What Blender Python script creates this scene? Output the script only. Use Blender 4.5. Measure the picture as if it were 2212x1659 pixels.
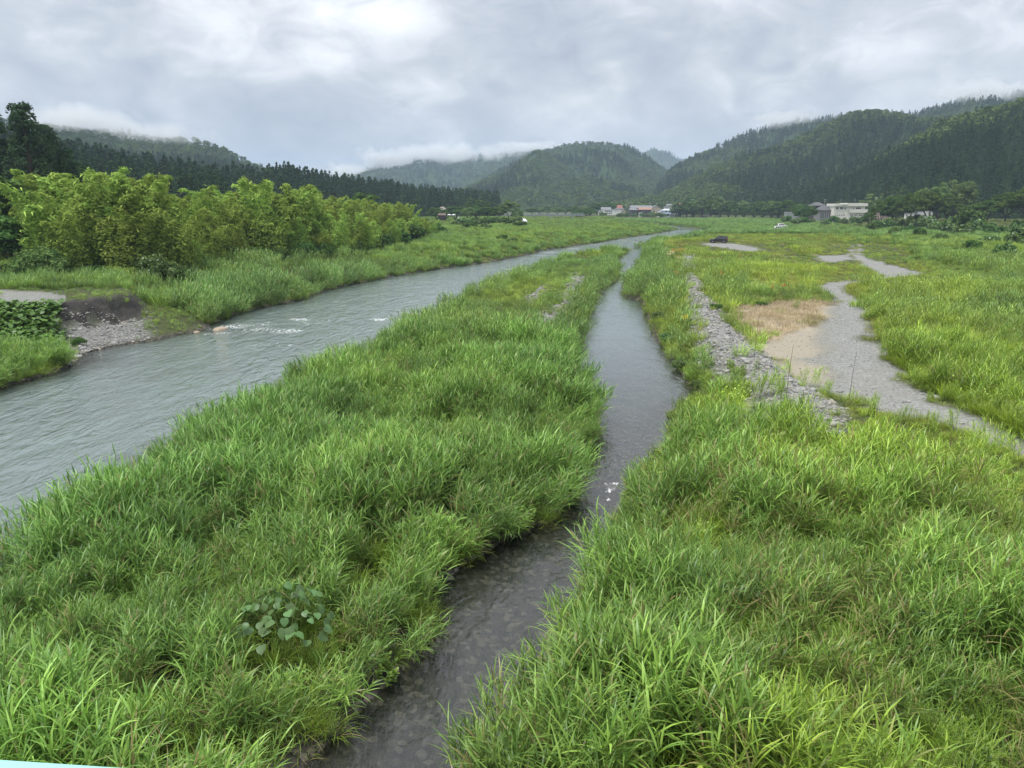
import bpy, math, random
import numpy as np
from mathutils import Vector, Matrix

random.seed(7)
RNG = np.random.default_rng(7)
scene = bpy.context.scene
for o in list(bpy.data.objects):
    bpy.data.objects.remove(o)

# ------------------------------------------------------------------ camera
H = 10.0                       # eye height above the water, metres
PITCH = math.radians(14.15)
FPX = 1533.7                   # focal length for a picture 2212 wide
cam_d = bpy.data.cameras.new('camera')
cam_d.sensor_width = 36.0
cam_d.lens = 36.0 * FPX / 2212.0
cam_d.clip_start = 0.05
cam_d.clip_end = 12000.0
cam = bpy.data.objects.new('camera', cam_d)
scene.collection.objects.link(cam)
cam.location = (0, 0, H)
cam.rotation_euler = (math.radians(90) - PITCH, 0, 0)
scene.camera = cam

# ------------------------------------------------------------------ sky
SUN_EL, SUN_AZ = math.radians(70), math.radians(245)   # azimuth from +Y, clockwise
world = bpy.data.worlds.new('World')
scene.world = world
world.use_nodes = True
wn, wl = world.node_tree.nodes, world.node_tree.links
wn.clear()

class NT:
    """small helper around a node tree"""
    def __init__(self, tree):
        self.t = tree
    def n(self, typ, **kw):
        nd = self.t.nodes.new(typ)
        for k, v in kw.items():
            if k == 'ins':
                for kk, vv in v.items():
                    if isinstance(vv, bpy.types.NodeSocket):
                        self.t.links.new(vv, nd.inputs[kk])
                    else:
                        nd.inputs[kk].default_value = vv
            else:
                setattr(nd, k, v)
        return nd
    def math(self, op, a, b=0.0, c=0.0, clamp=False):
        nd = self.n('ShaderNodeMath', operation=op, use_clamp=clamp)
        for i, v in enumerate((a, b, c)):
            if isinstance(v, bpy.types.NodeSocket):
                self.t.links.new(v, nd.inputs[i])
            else:
                nd.inputs[i].default_value = v
        return nd.outputs[0]
    def mix(self, fac, a, b, mode='MIX'):
        nd = self.n('ShaderNodeMix', data_type='RGBA', blend_type=mode)
        for i, v in ((0, fac), (6, a), (7, b)):
            if isinstance(v, bpy.types.NodeSocket):
                self.t.links.new(v, nd.inputs[i])
            else:
                nd.inputs[i].default_value = v if i == 0 else tuple(v) + (1.0,) * (4 - len(v))
        return nd.outputs[2]
    def ramp(self, fac, stops, interp='LINEAR'):
        nd = self.n('ShaderNodeValToRGB')
        nd.color_ramp.interpolation = interp
        el = nd.color_ramp.elements
        while len(el) > 1:
            el.remove(el[-1])
        el[0].position, el[0].color = stops[0][0], tuple(stops[0][1]) + (1,)
        for p, c in stops[1:]:
            e = el.new(p)
            e.color = tuple(c) + (1,)
        self.t.links.new(fac, nd.inputs[0])
        return nd.outputs[0]
    def noise(self, vec, scale, detail=4, rough=0.5, dist=0.0, out='Fac', lac=2.0):
        nd = self.n('ShaderNodeTexNoise')
        nd.inputs['Scale'].default_value = scale
        nd.inputs['Detail'].default_value = detail
        nd.inputs['Roughness'].default_value = rough
        nd.inputs['Distortion'].default_value = dist
        nd.inputs['Lacunarity'].default_value = lac
        if vec is not None:
            self.t.links.new(vec, nd.inputs['Vector'])
        return nd.outputs[out]
    def link(self, a, b):
        self.t.links.new(a, b)

w = NT(world.node_tree)
sky = w.n('ShaderNodeTexSky', sky_type='NISHITA', sun_disc=False, sun_elevation=SUN_EL, sun_rotation=SUN_AZ)
tc = w.n('ShaderNodeTexCoord')
sep = w.n('ShaderNodeSeparateXYZ', ins={0: tc.outputs['Generated']})
zz = w.math('MAXIMUM', sep.outputs[2], 0.0)
mapn = w.n('ShaderNodeMapping', ins={'Vector': tc.outputs['Generated'], 'Location': (0.35, 0.2, 0.1), 'Scale': (1.0, 1.0, 1.8)})
c1 = w.noise(mapn.outputs[0], 2.6, 2, 0.5, 0.4)                 # broad cloud masses
c2 = w.noise(mapn.outputs[0], 6.5, 7, 0.55, 0.45)               # billows
c3 = w.noise(mapn.outputs[0], 15.0, 6, 0.6, 0.8)                # torn fringes
cc = w.math('ADD', w.math('MULTIPLY', c1, 0.55), w.math('MULTIPLY', c2, 0.45))
cc = w.math('ADD', w.math('MULTIPLY', cc, 0.78), w.math('MULTIPLY', c3, 0.22))
cloud = w.ramp(cc, [(0.36, (0.35, 0.378, 0.435)), (0.43, (0.46, 0.483, 0.53)), (0.49, (0.575, 0.59, 0.62)),
                    (0.54, (0.72, 0.73, 0.75)), (0.62, (0.98, 0.98, 0.98))])
# an overcast dome is about three times brighter overhead than at the horizon
grad = w.math('MULTIPLY_ADD', zz, 1.7, 0.80)
gcol = w.n('ShaderNodeCombineColor', ins={0: grad, 1: grad, 2: grad})
cloudc = w.mix(1.0, cloud, gcol.outputs[0], 'MULTIPLY')
bg1 = w.n('ShaderNodeBackground', ins={'Color': sky.outputs[0], 'Strength': 0.06})
bg2 = w.n('ShaderNodeBackground', ins={'Color': cloudc, 'Strength': 0.44})
mx = w.n('ShaderNodeMixShader', ins={0: 0.93, 1: bg1.outputs[0], 2: bg2.outputs[0]})
wo = w.n('ShaderNodeOutputWorld', ins={0: mx.outputs[0]})

# ------------------------------------------------------------------ sun behind the cloud
sun_d = bpy.data.lights.new('sun', 'SUN')
sun_d.energy = 1.5
sun_d.angle = math.radians(14)
sun_d.color = (1.0, 0.96, 0.88)
sun = bpy.data.objects.new('sun', sun_d)
scene.collection.objects.link(sun)
sv = Vector((math.sin(SUN_AZ) * math.cos(SUN_EL), math.cos(SUN_AZ) * math.cos(SUN_EL), math.sin(SUN_EL)))
sun.rotation_euler = sv.to_track_quat('Z', 'Y').to_euler()
sun.location = (0, 0, 60)

vs = scene.view_settings
vs.view_transform = 'Standard'
vs.look = 'None'
vs.gamma = 1.0
vs.use_curve_mapping = False
vs.exposure = 1.30
scene.render.engine = 'CYCLES'
scene.cycles.max_bounces = 3
scene.cycles.diffuse_bounces = 2
scene.cycles.glossy_bounces = 2
scene.cycles.transmission_bounces = 3
scene.cycles.transparent_max_bounces = 6
scene.cycles.volume_bounces = 2
scene.cycles.caustics_reflective = False
scene.cycles.caustics_refractive = False

# ------------------------------------------------------------------ geometry helpers
CP, SP = math.cos(PITCH), math.sin(PITCH)
def ray(px, py):
    dx = (np.asarray(px, float) - 1106.0) / FPX
    dy = (829.5 - np.asarray(py, float)) / FPX
    return dx, CP + dy * SP, -SP + dy * CP
def PZ(px, py, z=0.0):
    """point of the level z seen at a place of the photograph (2212 wide)"""
    a, b, c = ray(px, py)
    t = (z - H) / c
    return np.stack([a * t, b * t], -1)
def PY(px, py, Y):
    a, b, c = ray(px, py)
    t = Y / b
    return np.array([float(a * t), float(Y), float(H + c * t)])
def polyz(pts, z=0.0):
    a = np.array(pts, float)
    return PZ(a[:, 0], a[:, 1], z)

def hash2(ix, iy, seed):
    h = (ix.astype(np.int64) * 374761393 + iy.astype(np.int64) * 668265263 + seed * 1442695041) & 0xFFFFFFFF
    h = ((h ^ (h >> 13)) * 1274126177) & 0xFFFFFFFF
    h = h ^ (h >> 16)
    return (h & 0xFFFFFF) / float(0xFFFFFF)
def vnoise(x, y, seed=0):
    ix, iy = np.floor(x), np.floor(y)
    fx, fy = x - ix, y - iy
    fx = fx * fx * (3 - 2 * fx)
    fy = fy * fy * (3 - 2 * fy)
    a, b = hash2(ix, iy, seed), hash2(ix + 1, iy, seed)
    c, d = hash2(ix, iy + 1, seed), hash2(ix + 1, iy + 1, seed)
    return (a * (1 - fx) + b * fx) * (1 - fy) + (c * (1 - fx) + d * fx) * fy
def fbm(x, y, seed=0, octv=4, gain=0.5):
    x, y = np.asarray(x, float), np.asarray(y, float)
    s, amp, tot = 0.0, 1.0, 0.0
    for k in range(octv):
        s = s + amp * vnoise(x * 2 ** k + 17.3 * k, y * 2 ** k - 9.1 * k, seed + k)
        tot += amp
        amp *= gain
    return s / tot
def sstep(a, b, x):
    t = np.clip((x - a) / (b - a), 0, 1)
    return t * t * (3 - 2 * t)
def inpoly(x, y, P):
    r = np.zeros(x.shape, bool)
    n = len(P)
    for i in range(n):
        x0, y0 = P[i]
        x1, y1 = P[(i + 1) % n]
        if y0 == y1:
            continue
        c = (y0 > y) != (y1 > y)
        r ^= c & (x < (x1 - x0) * (y - y0) / (y1 - y0) + x0)
    return r
def dpoly(x, y, P, closed=True):
    d = np.full(x.shape, 1e9)
    n = len(P)
    for i in range(n if closed else n - 1):
        ax, ay = P[i]
        bx, by = P[(i + 1) % n]
        vx, vy = bx - ax, by - ay
        L = vx * vx + vy * vy + 1e-9
        t = np.clip(((x - ax) * vx + (y - ay) * vy) / L, 0, 1)
        d = np.minimum(d, (x - ax - t * vx) ** 2 + (y - ay - t * vy) ** 2)
    return np.sqrt(d)
def sdpoly(x, y, P):
    """signed distance, negative inside"""
    d = dpoly(x, y, P)
    return np.where(inpoly(x, y, P), -d, d)

COL = scene.collection
def tag(o, label=None, cat=None, group=None, kind=None):
    if label: o['label'] = label
    if cat: o['category'] = cat
    if group: o['group'] = group
    if kind: o['kind'] = kind
    return o
def new_mesh(name, verts, faces, smooth=False, attrs=None, mats=None, fmat=None):
    me = bpy.data.meshes.new(name)
    verts = np.ascontiguousarray(verts, np.float32).reshape(-1, 3)
    if isinstance(faces, np.ndarray):
        k = faces.shape[1]
        nf = len(faces)
        me.vertices.add(len(verts))
        me.vertices.foreach_set('co', verts.ravel())
        me.loops.add(nf * k)
        me.loops.foreach_set('vertex_index', np.ascontiguousarray(faces, np.int32).ravel())
        me.polygons.add(nf)
        me.polygons.foreach_set('loop_start', np.arange(0, nf * k, k, dtype=np.int32))
        me.update(calc_edges=True)
    else:
        me.from_pydata(verts.tolist(), [], faces)
        me.update()
    if smooth:
        me.polygons.foreach_set('use_smooth', np.ones(len(me.polygons), bool))
    for an, arr in (attrs or {}).items():
        arr = np.asarray(arr, np.float32)
        if arr.ndim == 1:
            a = me.attributes.new(an, 'FLOAT', 'POINT')
            a.data.foreach_set('value', arr)
        else:
            a = me.attributes.new(an, 'FLOAT_COLOR', 'POINT')
            if arr.shape[1] == 3:
                arr = np.concatenate([arr, np.ones((len(arr), 1), np.float32)], 1)
            a.data.foreach_set('color', np.ascontiguousarray(arr).ravel())
    for m in (mats or []):
        me.materials.append(m)
    if fmat is not None:
        me.polygons.foreach_set('material_index', np.asarray(fmat, np.int32))
    return me
def obj(name, me, parent=None, loc=None, rot=None, scl=None, link=True):
    o = bpy.data.objects.new(name, me)
    if link:
        COL.objects.link(o)
    if parent is not None:
        o.parent = parent
    if loc is not None: o.location = loc
    if rot is not None: o.rotation_euler = rot
    if scl is not None: o.scale = scl if hasattr(scl, '__len__') else (scl,) * 3
    return o
def empty(name, loc=(0, 0, 0), rz=0.0, label=None, cat=None, group=None):
    o = obj(name, None, loc=loc, rot=(0, 0, rz))
    o.empty_display_size = 0.2
    return tag(o, label, cat, group)
def copy_tree(src, parent=None):
    c = src.copy()
    COL.objects.link(c)
    c.parent = parent
    for ch in src.children:
        copy_tree(ch, c)
    return c

# ------------------------------------------------------------------ materials
MATS = {}
def mat(name):
    m = bpy.data.materials.new(name)
    m.use_nodes = True
    m.node_tree.nodes.clear()
    MATS[name] = m
    return m, NT(m.node_tree)
def finish(t, bsdf):
    t.n('ShaderNodeOutputMaterial', ins={0: bsdf})
def simple(name, col, rough=0.6, metal=0.0, vary=0.12, scale=3.0, spec=0.5, bump=0.0):
    """plain paint, plaster, metal ...: base colour with a little procedural wear"""
    if name in MATS: return MATS[name]
    m, t = mat(name)
    tcn = t.n('ShaderNodeTexCoord')
    nz = t.noise(tcn.outputs['Object'], scale, 5, 0.6)
    c = t.mix(nz, [v * (1 - vary) for v in col], [min(1, v * (1 + vary)) for v in col])
    b = t.n('ShaderNodeBsdfPrincipled', ins={'Base Color': c, 'Roughness': rough, 'Metallic': metal, 'Specular IOR Level': spec})
    if bump:
        bp = t.n('ShaderNodeBump', ins={'Height': nz, 'Strength': bump, 'Distance': 0.05})
        t.link(bp.outputs[0], b.inputs['Normal'])
    finish(t, b.outputs[0])
    return m
def leafmat(name, A, B, dry=(0.36, 0.27, 0.13), trans=0.35, inst=True, rough=0.55, ovary=0.25, spec=0.3):
    """leaf material: A..B by the leaf's own random value, tinted per plant"""
    m, t = mat(name)
    lv = t.n('ShaderNodeAttribute', attribute_name='lv').outputs['Fac']
    dr = t.n('ShaderNodeAttribute', attribute_name='dry').outputs['Fac']
    c = t.mix(lv, A, B)
    if inst:
        ti = t.n('ShaderNodeAttribute', attribute_name='tint', attribute_type='INSTANCER')
        c = t.mix(1.0, c, ti.outputs['Color'], 'MULTIPLY')
    else:
        oi = t.n('ShaderNodeObjectInfo')
        v = t.math('MULTIPLY_ADD', oi.outputs['Random'], ovary, 1 - ovary / 2)
        hs = t.n('ShaderNodeHueSaturation', ins={'Value': v, 'Color': c})
        h2 = t.math('MULTIPLY_ADD', oi.outputs['Random'], 0.03, 0.485)
        t.link(h2, hs.inputs['Hue'])
        c = hs.outputs[0]
    c = t.mix(dr, c, dry)
    b = t.n('ShaderNodeBsdfDiffuse', ins={'Color': c})
    tr = t.n('ShaderNodeBsdfTranslucent', ins={'Color': c})
    mxn = t.n('ShaderNodeMixShader', ins={0: trans, 1: b.outputs[0], 2: tr.outputs[0]})
    if spec > 0.18:                                   # waxy sheen of reed and grass leaves
        gls = t.n('ShaderNodeBsdfGlossy', ins={'Color': (0.85, 0.92, 1.0, 1), 'Roughness': 0.42})
        mxn = t.n('ShaderNodeMixShader', ins={0: 0.028, 1: mxn.outputs[0], 2: gls.outputs[0]})
    finish(t, mxn.outputs[0])
    return m

# ------------------------------------------------------------------ scatter of many small plants or stones (one 'stuff' object)
def scatter(name, label, cat, pts, rot, scl, tint, idx, protos, parent=None):
    n = len(pts)
    me = bpy.data.meshes.new(name)
    me.vertices.add(n)
    me.vertices.foreach_set('co', np.ascontiguousarray(pts, np.float32).ravel())
    a = me.attributes.new('rot', 'FLOAT_VECTOR', 'POINT'); a.data.foreach_set('vector', np.ascontiguousarray(rot, np.float32).ravel())
    scl = np.asarray(scl, np.float32)
    if scl.ndim == 1: scl = np.repeat(scl[:, None], 3, 1)
    a = me.attributes.new('scl', 'FLOAT_VECTOR', 'POINT'); a.data.foreach_set('vector', np.ascontiguousarray(scl).ravel())
    t4 = np.concatenate([np.asarray(tint, np.float32), np.ones((n, 1), np.float32)], 1)
    a = me.attributes.new('tint', 'FLOAT_COLOR', 'POINT'); a.data.foreach_set('color', np.ascontiguousarray(t4).ravel())
    a = me.attributes.new('idx', 'INT', 'POINT'); a.data.foreach_set('value', np.asarray(idx, np.int32))
    o = obj(name, me, parent)
    ng = bpy.data.node_groups.new(name + '_nodes', 'GeometryNodeTree')
    ng.interface.new_socket('Geometry', in_out='INPUT', socket_type='NodeSocketGeometry')
    ng.interface.new_socket('Geometry', in_out='OUTPUT', socket_type='NodeSocketGeometry')
    g = NT(ng)
    gi, go = g.n('NodeGroupInput'), g.n('NodeGroupOutput')
    def named(nm, ty):
        nd = g.n('GeometryNodeInputNamedAttribute', data_type=ty)
        nd.inputs[0].default_value = nm
        return nd.outputs[0]
    na_r, na_s, na_i = named('rot', 'FLOAT_VECTOR'), named('scl', 'FLOAT_VECTOR'), named('idx', 'INT')
    jn = g.n('GeometryNodeJoinGeometry')
    for k, p in enumerate(protos):
        oi = g.n('GeometryNodeObjectInfo')
        oi.inputs['Object'].default_value = p
        cmp_ = g.n('FunctionNodeCompare', data_type='INT', operation='EQUAL')
        cmp_.inputs[3].default_value = k
        g.link(na_i, cmp_.inputs[2])
        ip = g.n('GeometryNodeInstanceOnPoints')
        g.link(gi.outputs[0], ip.inputs['Points'])
        g.link(cmp_.outputs[0], ip.inputs['Selection'])
        g.link(oi.outputs['Geometry'], ip.inputs['Instance'])
        g.link(na_r, ip.inputs['Rotation'])
        g.link(na_s, ip.inputs['Scale'])
        g.link(ip.outputs[0], jn.inputs[0])
    g.link(jn.outputs[0], go.inputs[0])
    md = o.modifiers.new('scatter', 'NODES')
    md.node_group = ng
    o['kind'] = 'stuff'
    if parent is None:
        tag(o, label, cat)
    elif label:
        o['label'] = label
    return o
# ------------------------------------------------------------------ plan of the valley floor (world metres)
L_FAR = polyz([(0, 838), (90, 812), (160, 788), (185, 762), (240, 748), (330, 735), (430, 714), (488, 684), (560, 664), (640, 650),
               (700, 628), (760, 614), (830, 600), (950, 580), (1050, 567), (1130, 552), (1165, 542), (1240, 531), (1290, 524),
               (1340, 515), (1400, 507), (1440, 500), (1466, 496)], 0.0)
L_FAR = np.vstack([L_FAR[0] + (L_FAR[0] - L_FAR[2]) * 4.0, L_FAR])
ISL_L = polyz([(0, 1105), (60, 1075), (130, 1030), (200, 990), (290, 935), (380, 890), (480, 850), (553, 821), (590, 790), (658, 765),
               (703, 743), (748, 720), (815, 702), (902, 688), (947, 680), (952, 664), (966, 646), (1003, 631), (1041, 616),
               (1097, 602), (1138, 586), (1183, 564), (1228, 545), (1290, 538)], 1.0)
_hi = polyz([(0, 1105), (60, 1075), (130, 1030), (200, 990), (290, 935), (380, 890), (480, 850), (553, 821), (590, 790), (658, 765), (703, 743), (748, 720), (815, 702)], 2.0)
ISL_L[:13] = _hi
ISL_L = np.vstack([ISL_L[0] + (ISL_L[0] - ISL_L[2]) * 3.5, ISL_L])
TIP = polyz([(1357, 539)], 0.1)
SHORE = polyz([(1542, 498), (1531, 504), (1513, 508), (1488, 512), (1481, 519), (1431, 525), (1399, 527)], 0.0)
MAIN = np.vstack([L_FAR, SHORE, TIP, ISL_L[::-1]])
RB_far = polyz([(1399, 527), (1391, 541), (1388, 561), (1376, 576), (1371, 589), (1349, 619), (1349, 636), (1371, 646), (1393, 649),
                (1396, 669), (1404, 694), (1416, 721), (1439, 756), (1469, 790), (1491, 824), (1514, 848)], 0.1)
RB_near = polyz([(1462, 856), (1436, 872), (1440, 917), (1452, 936), (1424, 952), (1390, 972), (1354, 1015), (1334, 1062),
                 (1316, 1102), (1316, 1152), (1278, 1222), (1234, 1302), (1202, 1345), (1190, 1402), (1145, 1455), (1105, 1490), (1075, 1535),
                 (1025, 1600), (985, 1659)], 0.5)
RB_near = RB_near + np.stack([0.35 - 0.15 * sstep(16, 24, RB_near[:, 1]), 0 * RB_near[:, 1]], -1)
RB_near = np.vstack([RB_near, RB_near[-1] + (RB_near[-1] - RB_near[-4]) * 3.0])
ISL_R1 = polyz([(1331, 546), (1323, 554), (1340, 569), (1339, 581), (1323, 592), (1303, 611), (1297, 631), (1286, 654), (1276, 686), (1268, 724),
                (1258, 750), (1262, 768), (1285, 790), (1310, 808), (1330, 845), (1328, 880), (1305, 930), (1294, 960), (1278, 1010)], 1.5)
ISL_R1 = np.vstack([ISL_R1, polyz([(1245, 1062)], 1.1), polyz([(1215, 1105)], 0.5)])
ISL_R2 = polyz([(1040, 1190), (975, 1230), (950, 1275), (972, 1320), (955, 1365), (915, 1410), (855, 1460), (805, 1515),
                (780, 1550), (720, 1600), (665, 1659)], 0.35)
ISL_R2 = np.vstack([polyz([(1160, 1138)], 0.1) - [0.1, 0], polyz([(1100, 1160)], 0.1) - [0.2, 0], ISL_R2 - np.array([0.5, 0.0])])
ISL_R1 = ISL_R1 - np.stack([0.25 + 0.8 * sstep(115, 70, ISL_R1[:, 1]), 0 * ISL_R1[:, 1]], -1)
ISL_R2 = np.vstack([ISL_R2, ISL_R2[-1] + (ISL_R2[-1] - ISL_R2[-4]) * 3.0])
SIDE = np.vstack([RB_far, RB_near, ISL_R2[::-1], ISL_R1[::-1], TIP])
UPPER = polyz([(1320, 477.6), (1400, 481.5), (1448, 487), (1500, 492), (1542, 498), (1500, 500), (1466, 496), (1440, 491), (1390, 484.5), (1335, 480)], 0.0)
FARW = polyz([(1165, 475.8), (1250, 476.4), (1300, 477.5), (1320, 479.5), (1270, 479.6), (1200, 479)], 0.0)
RIVERS = [MAIN, SIDE, UPPER, FARW]
LEFTBANK = np.vstack([L_FAR, [[L_FAR[-1][0], 3000], [-4000, 3000], [-4000, L_FAR[0][1] - 1]]])
LZY, LZZ = [0, 282, 377, 457, 534, 598, 700], [4.0, 4.0, 3.6, 3.0, 2.4, 1.9, 1.9]     # crest and village land fall gently down the valley
def landz(y):
    return np.interp(y, LZY, LZZ)
CREST = np.vstack([polyz([(px, py)], z) for px, py, z in [(1265, 465.2, 1.9), (1380, 464, 1.9), (1450, 463.5, 1.95), (1600, 464.8, 2.4), (1750, 466.5, 3.0), (1880, 469, 3.6), (1960, 472.5, 3.85), (2080, 476.5, 4), (2212, 480.5, 4), (2420, 490, 4)]])
LAND = np.vstack([CREST, [[2500, 200], [4000, 6000], [CREST[0][0] + 40, 6000]]])
ISLAND = np.vstack([ISL_L, TIP, ISL_R1, ISL_R2])
GZ = 0.9
BERM1 = polyz([(1491, 592), (1498, 615), (1506, 640), (1527, 676), (1556, 714), (1592, 751), (1632, 788), (1684, 826), (1722, 858), (1712, 880)], 1.5)
BERM2 = polyz([(1489, 545), (1486, 562), (1484, 580)], 1.5)
TRACK = polyz([(1855, 608), (1832, 626), (1866, 655), (1877, 696), (1881, 741), (1926, 786), (1983, 831), (2058, 880), (2133, 929), (2212, 970), (2330, 1030),
               (2290, 1035), (2212, 988), (2140, 965), (2015, 915), (1910, 885), (1830, 862), (1735, 835), (1680, 792), (1640, 740), (1740, 706), (1773, 688), (1795, 655), (1776, 628), (1780, 609)], GZ)
SPUR = polyz([(1900, 604), (1990, 596), (1985, 586), (1920, 570), (1881, 559), (1862, 545), (1858, 527), (1852, 527), (1853, 548), (1845, 548), (1843, 527), (1838, 527), (1834, 553),
              (1862, 573), (1900, 590)], GZ)
SPUR2 = polyz([(1760, 553), (1830, 550), (1850, 560), (1800, 566), (1770, 562)], GZ)
CARG = polyz([(1510, 526), (1534, 524), (1572, 524), (1614, 530), (1651, 540), (1633, 543), (1586, 541), (1548, 533)], GZ)
DRYA = polyz([(1575, 668), (1680, 655), (1790, 650), (1790, 690), (1785, 720), (1765, 770), (1800, 800), (1790, 835), (1720, 820), (1640, 765), (1595, 715)], GZ)
STONY = polyz([(1590, 605), (1650, 600), (1700, 602), (1755, 615), (1745, 625), (1680, 628), (1600, 622)], GZ)
ISLG1 = polyz([(1239, 589), (1267, 594), (1262, 620), (1236, 665), (1218, 695), (1160, 700), (1170, 680), (1205, 650), (1225, 610)], 0.9)
ISLG2 = polyz([(1180, 608), (1195, 612), (1155, 650), (1143, 655), (1145, 635)], 0.9)
LOT = polyz([(-260, 630), (0, 627), (100, 632), (168, 640), (150, 654), (60, 662), (-260, 664)], 2.7)
CUT = PZ(218, 700, 1.0)
SCARP = polyz([(545, 622), (600, 606), (700, 592), (716, 582), (700, 577), (620, 589), (556, 606)], 1.3)
NEARR = np.vstack([polyz([(1425, 868), (1500, 856), (1580, 862), (1650, 895), (1700, 930), (1770, 935), (1850, 888), (1950, 905), (2010, 938), (2100, 975), (2212, 1022), (2330, 1080)], 2.6), [[40, 5], [40, -14], [-6, -14], [0, 12]]])
CUTP = polyz([(150, 655), (190, 640), (235, 637), (285, 652), (300, 690), (240, 752), (180, 765), (160, 720)], 1.5)

def terrain(x, y):
    """height and cover masks of the ground at x, y"""
    x, y = np.asarray(x, float), np.asarray(y, float)
    d = np.full(x.shape, 1e9)
    dm = sdpoly(x, y, MAIN)
    for P in RIVERS:
        d = np.minimum(d, dm if P is MAIN else sdpoly(x, y, P))
    left = inpoly(x, y, LEFTBANK)
    isl = inpoly(x, y, ISLAND)
    n1 = fbm(x / 9.0, y / 9.0, 3, 4) - 0.5
    n2 = fbm(x / 2.2, y / 2.2, 8, 3) - 0.5
    base = GZ - 0.55 * sstep(190, 330, y)
    lb = 1.0 + 1.5 * sstep(3, 16, d) * (1 - 0.45 * sstep(70, 150, y))
    base = np.where(left, lb, base)
    base = np.where(isl, 0.75, base)
    wd = np.where(left, 5.0, np.where(isl, 3.5, 3.0))
    z = 0.10 + (base - 0.10) * sstep(0.0, 1.0, d / wd) + n1 * 0.5 * sstep(1, 8, d) + n2 * 0.10 * sstep(0.5, 3, d)
    # levee and the land behind it
    sl = sdpoly(x, y, LAND)
    lv = 1 - sstep(-1.0, 13.0, sl)
    lz = landz(y)
    z = z + (lz - z) * lv
    z = np.where(sl < -6, lz - 0.3 * sstep(-6, -16, sl) + 0.02 * n1, z)
    # berm of dredged cobbles
    b1, b2 = dpoly(x, y, BERM1, False), dpoly(x, y, BERM2, False)
    bw = 1.95 + 0.55 * sstep(60, 36, y)
    berm = np.maximum(sstep(bw, 0.2, b1 + n2 * 0.7), sstep(1.9, 0.2, b2 + n2 * 0.7))
    z = z + berm * (0.75 + 0.5 * n2)
    # gravel lot with its washed-out bank
    sdl = sdpoly(x, y, LOT)
    lot = sstep(1.2, -0.6, sdl + n2 * 1.2) * left
    z = np.where(left, z + (2.72 - z) * sstep(5, 0, sdl), z)
    cutm = sstep(1.5, -0.5, sdpoly(x, y, CUTP)) * left
    prof = 0.05 + 0.95 * sstep(0, 4.6, d + n2 * 0.8) + 1.75 * sstep(4.6, 6.0, d + n1 * 3.2 + n2 * 2.2)
    z = z + (prof - z) * cutm * (d > 0)
    scarp = sstep(0.8, -0.3, sdpoly(x, y, SCARP) + n2)
    z = z - 0.5 * scarp
    # river bed
    dep = np.where(dm < 0, 0.85, 0.38)
    z = np.where(d < 0, 0.10 - 0.22 * sstep(0, 0.25, -d) - (dep - 0.12) * sstep(0.1, 2.6, -d) + n2 * 0.12 * sstep(0.2, 1, -d), z)
    # cover
    tr = np.maximum.reduce([sstep(0.5, -0.6, sdpoly(x, y, P) + n2 * 2.6) for P in (TRACK, SPUR, SPUR2, CARG)])
    st = np.maximum(sstep(0.8, -0.8, sdpoly(x, y, STONY) + n2 * 4), 0)
    ig = np.maximum(sstep(0.4, -0.6, sdpoly(x, y, ISLG1) + n2 * 2.2), sstep(0.4, -0.6, sdpoly(x, y, ISLG2) + n2 * 2.0))
    dry = sstep(1.2, -1.2, sdpoly(x, y, DRYA) + n2 * 3)
    z = z + ig * 0.25
    grav = np.maximum.reduce([tr * (1 - 0.55 * dry), berm ** 0.5 * (berm > 0.02), st, ig, lot * 0.9])
    grav = np.where(d < 0, 0.0, grav)
    return dict(z=z, d=d, dm=dm, left=left, isl=isl, levee=lv, sl=sl, berm=berm, track=tr, lot=lot, cut=cutm, scarp=scarp, dry=dry, stony=st, ig=ig, grav=grav, n1=n1, n2=n2)
def ground_z(x, y):
    return float(terrain(np.array([x]), np.array([y]))['z'][0])

def fan(rows, cols, y0, y1, umax, off):
    s = np.exp(np.linspace(math.log(y0 + off), math.log(y1 + off), rows))
    u = np.linspace(-umax, umax, cols)
    X = u[None, :] * s[:, None]
    Y = np.repeat((s - off)[:, None], cols, 1)
    i = np.arange(rows * cols).reshape(rows, cols)
    F = np.stack([i[:-1, :-1], i[:-1, 1:], i[1:, 1:], i[1:, :-1]], -1).reshape(-1, 4)
    return X.ravel(), Y.ravel(), F

# ---- ground sheet
gm, t = mat('ground')
geo = t.n('ShaderNodeNewGeometry')
pos = geo.outputs['Position']
def at(nm):
    return t.n('ShaderNodeAttribute', attribute_name=nm).outputs['Fac']
nA = t.noise(pos, 0.35, 5, 0.6)
nB = t.noise(pos, 3.0, 5, 0.65)
nC = t.noise(pos, 22.0, 3, 0.6)
green = t.mix(nA, (0.022, 0.040, 0.010), (0.055, 0.085, 0.020))
green = t.mix(t.math('MULTIPLY', nB, 0.5), green, (0.10, 0.085, 0.045))
vor = t.n('ShaderNodeTexVoronoi', ins={'Vector': pos, 'Scale': 7.0, 'Randomness': 1.0})
vor2 = t.n('ShaderNodeTexVoronoi', ins={'Vector': pos, 'Scale': 19.0, 'Randomness': 1.0})
vs1 = t.n('ShaderNodeSeparateColor', ins={0: vor.outputs['Color']})
vs2 = t.n('ShaderNodeSeparateColor', ins={0: vor2.outputs['Color']})
stone = t.mix(t.math('ADD', t.math('MULTIPLY', vs1.outputs[0], 0.5), t.math('MULTIPLY', vs2.outputs[1], 0.5)), (0.125, 0.13, 0.127), (0.34, 0.348, 0.338))
stone = t.mix(t.math('MULTIPLY', sstep_n := t.math('GREATER_THAN', vor.outputs['Distance'], 0.55), 0.4), stone, (0.10, 0.095, 0.085))
stone = t.mix(t.ramp(nA, [(0.35, (0, 0, 0)), (0.7, (0.55, 0.55, 0.55))]), stone, (0.215, 0.21, 0.19))
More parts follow.
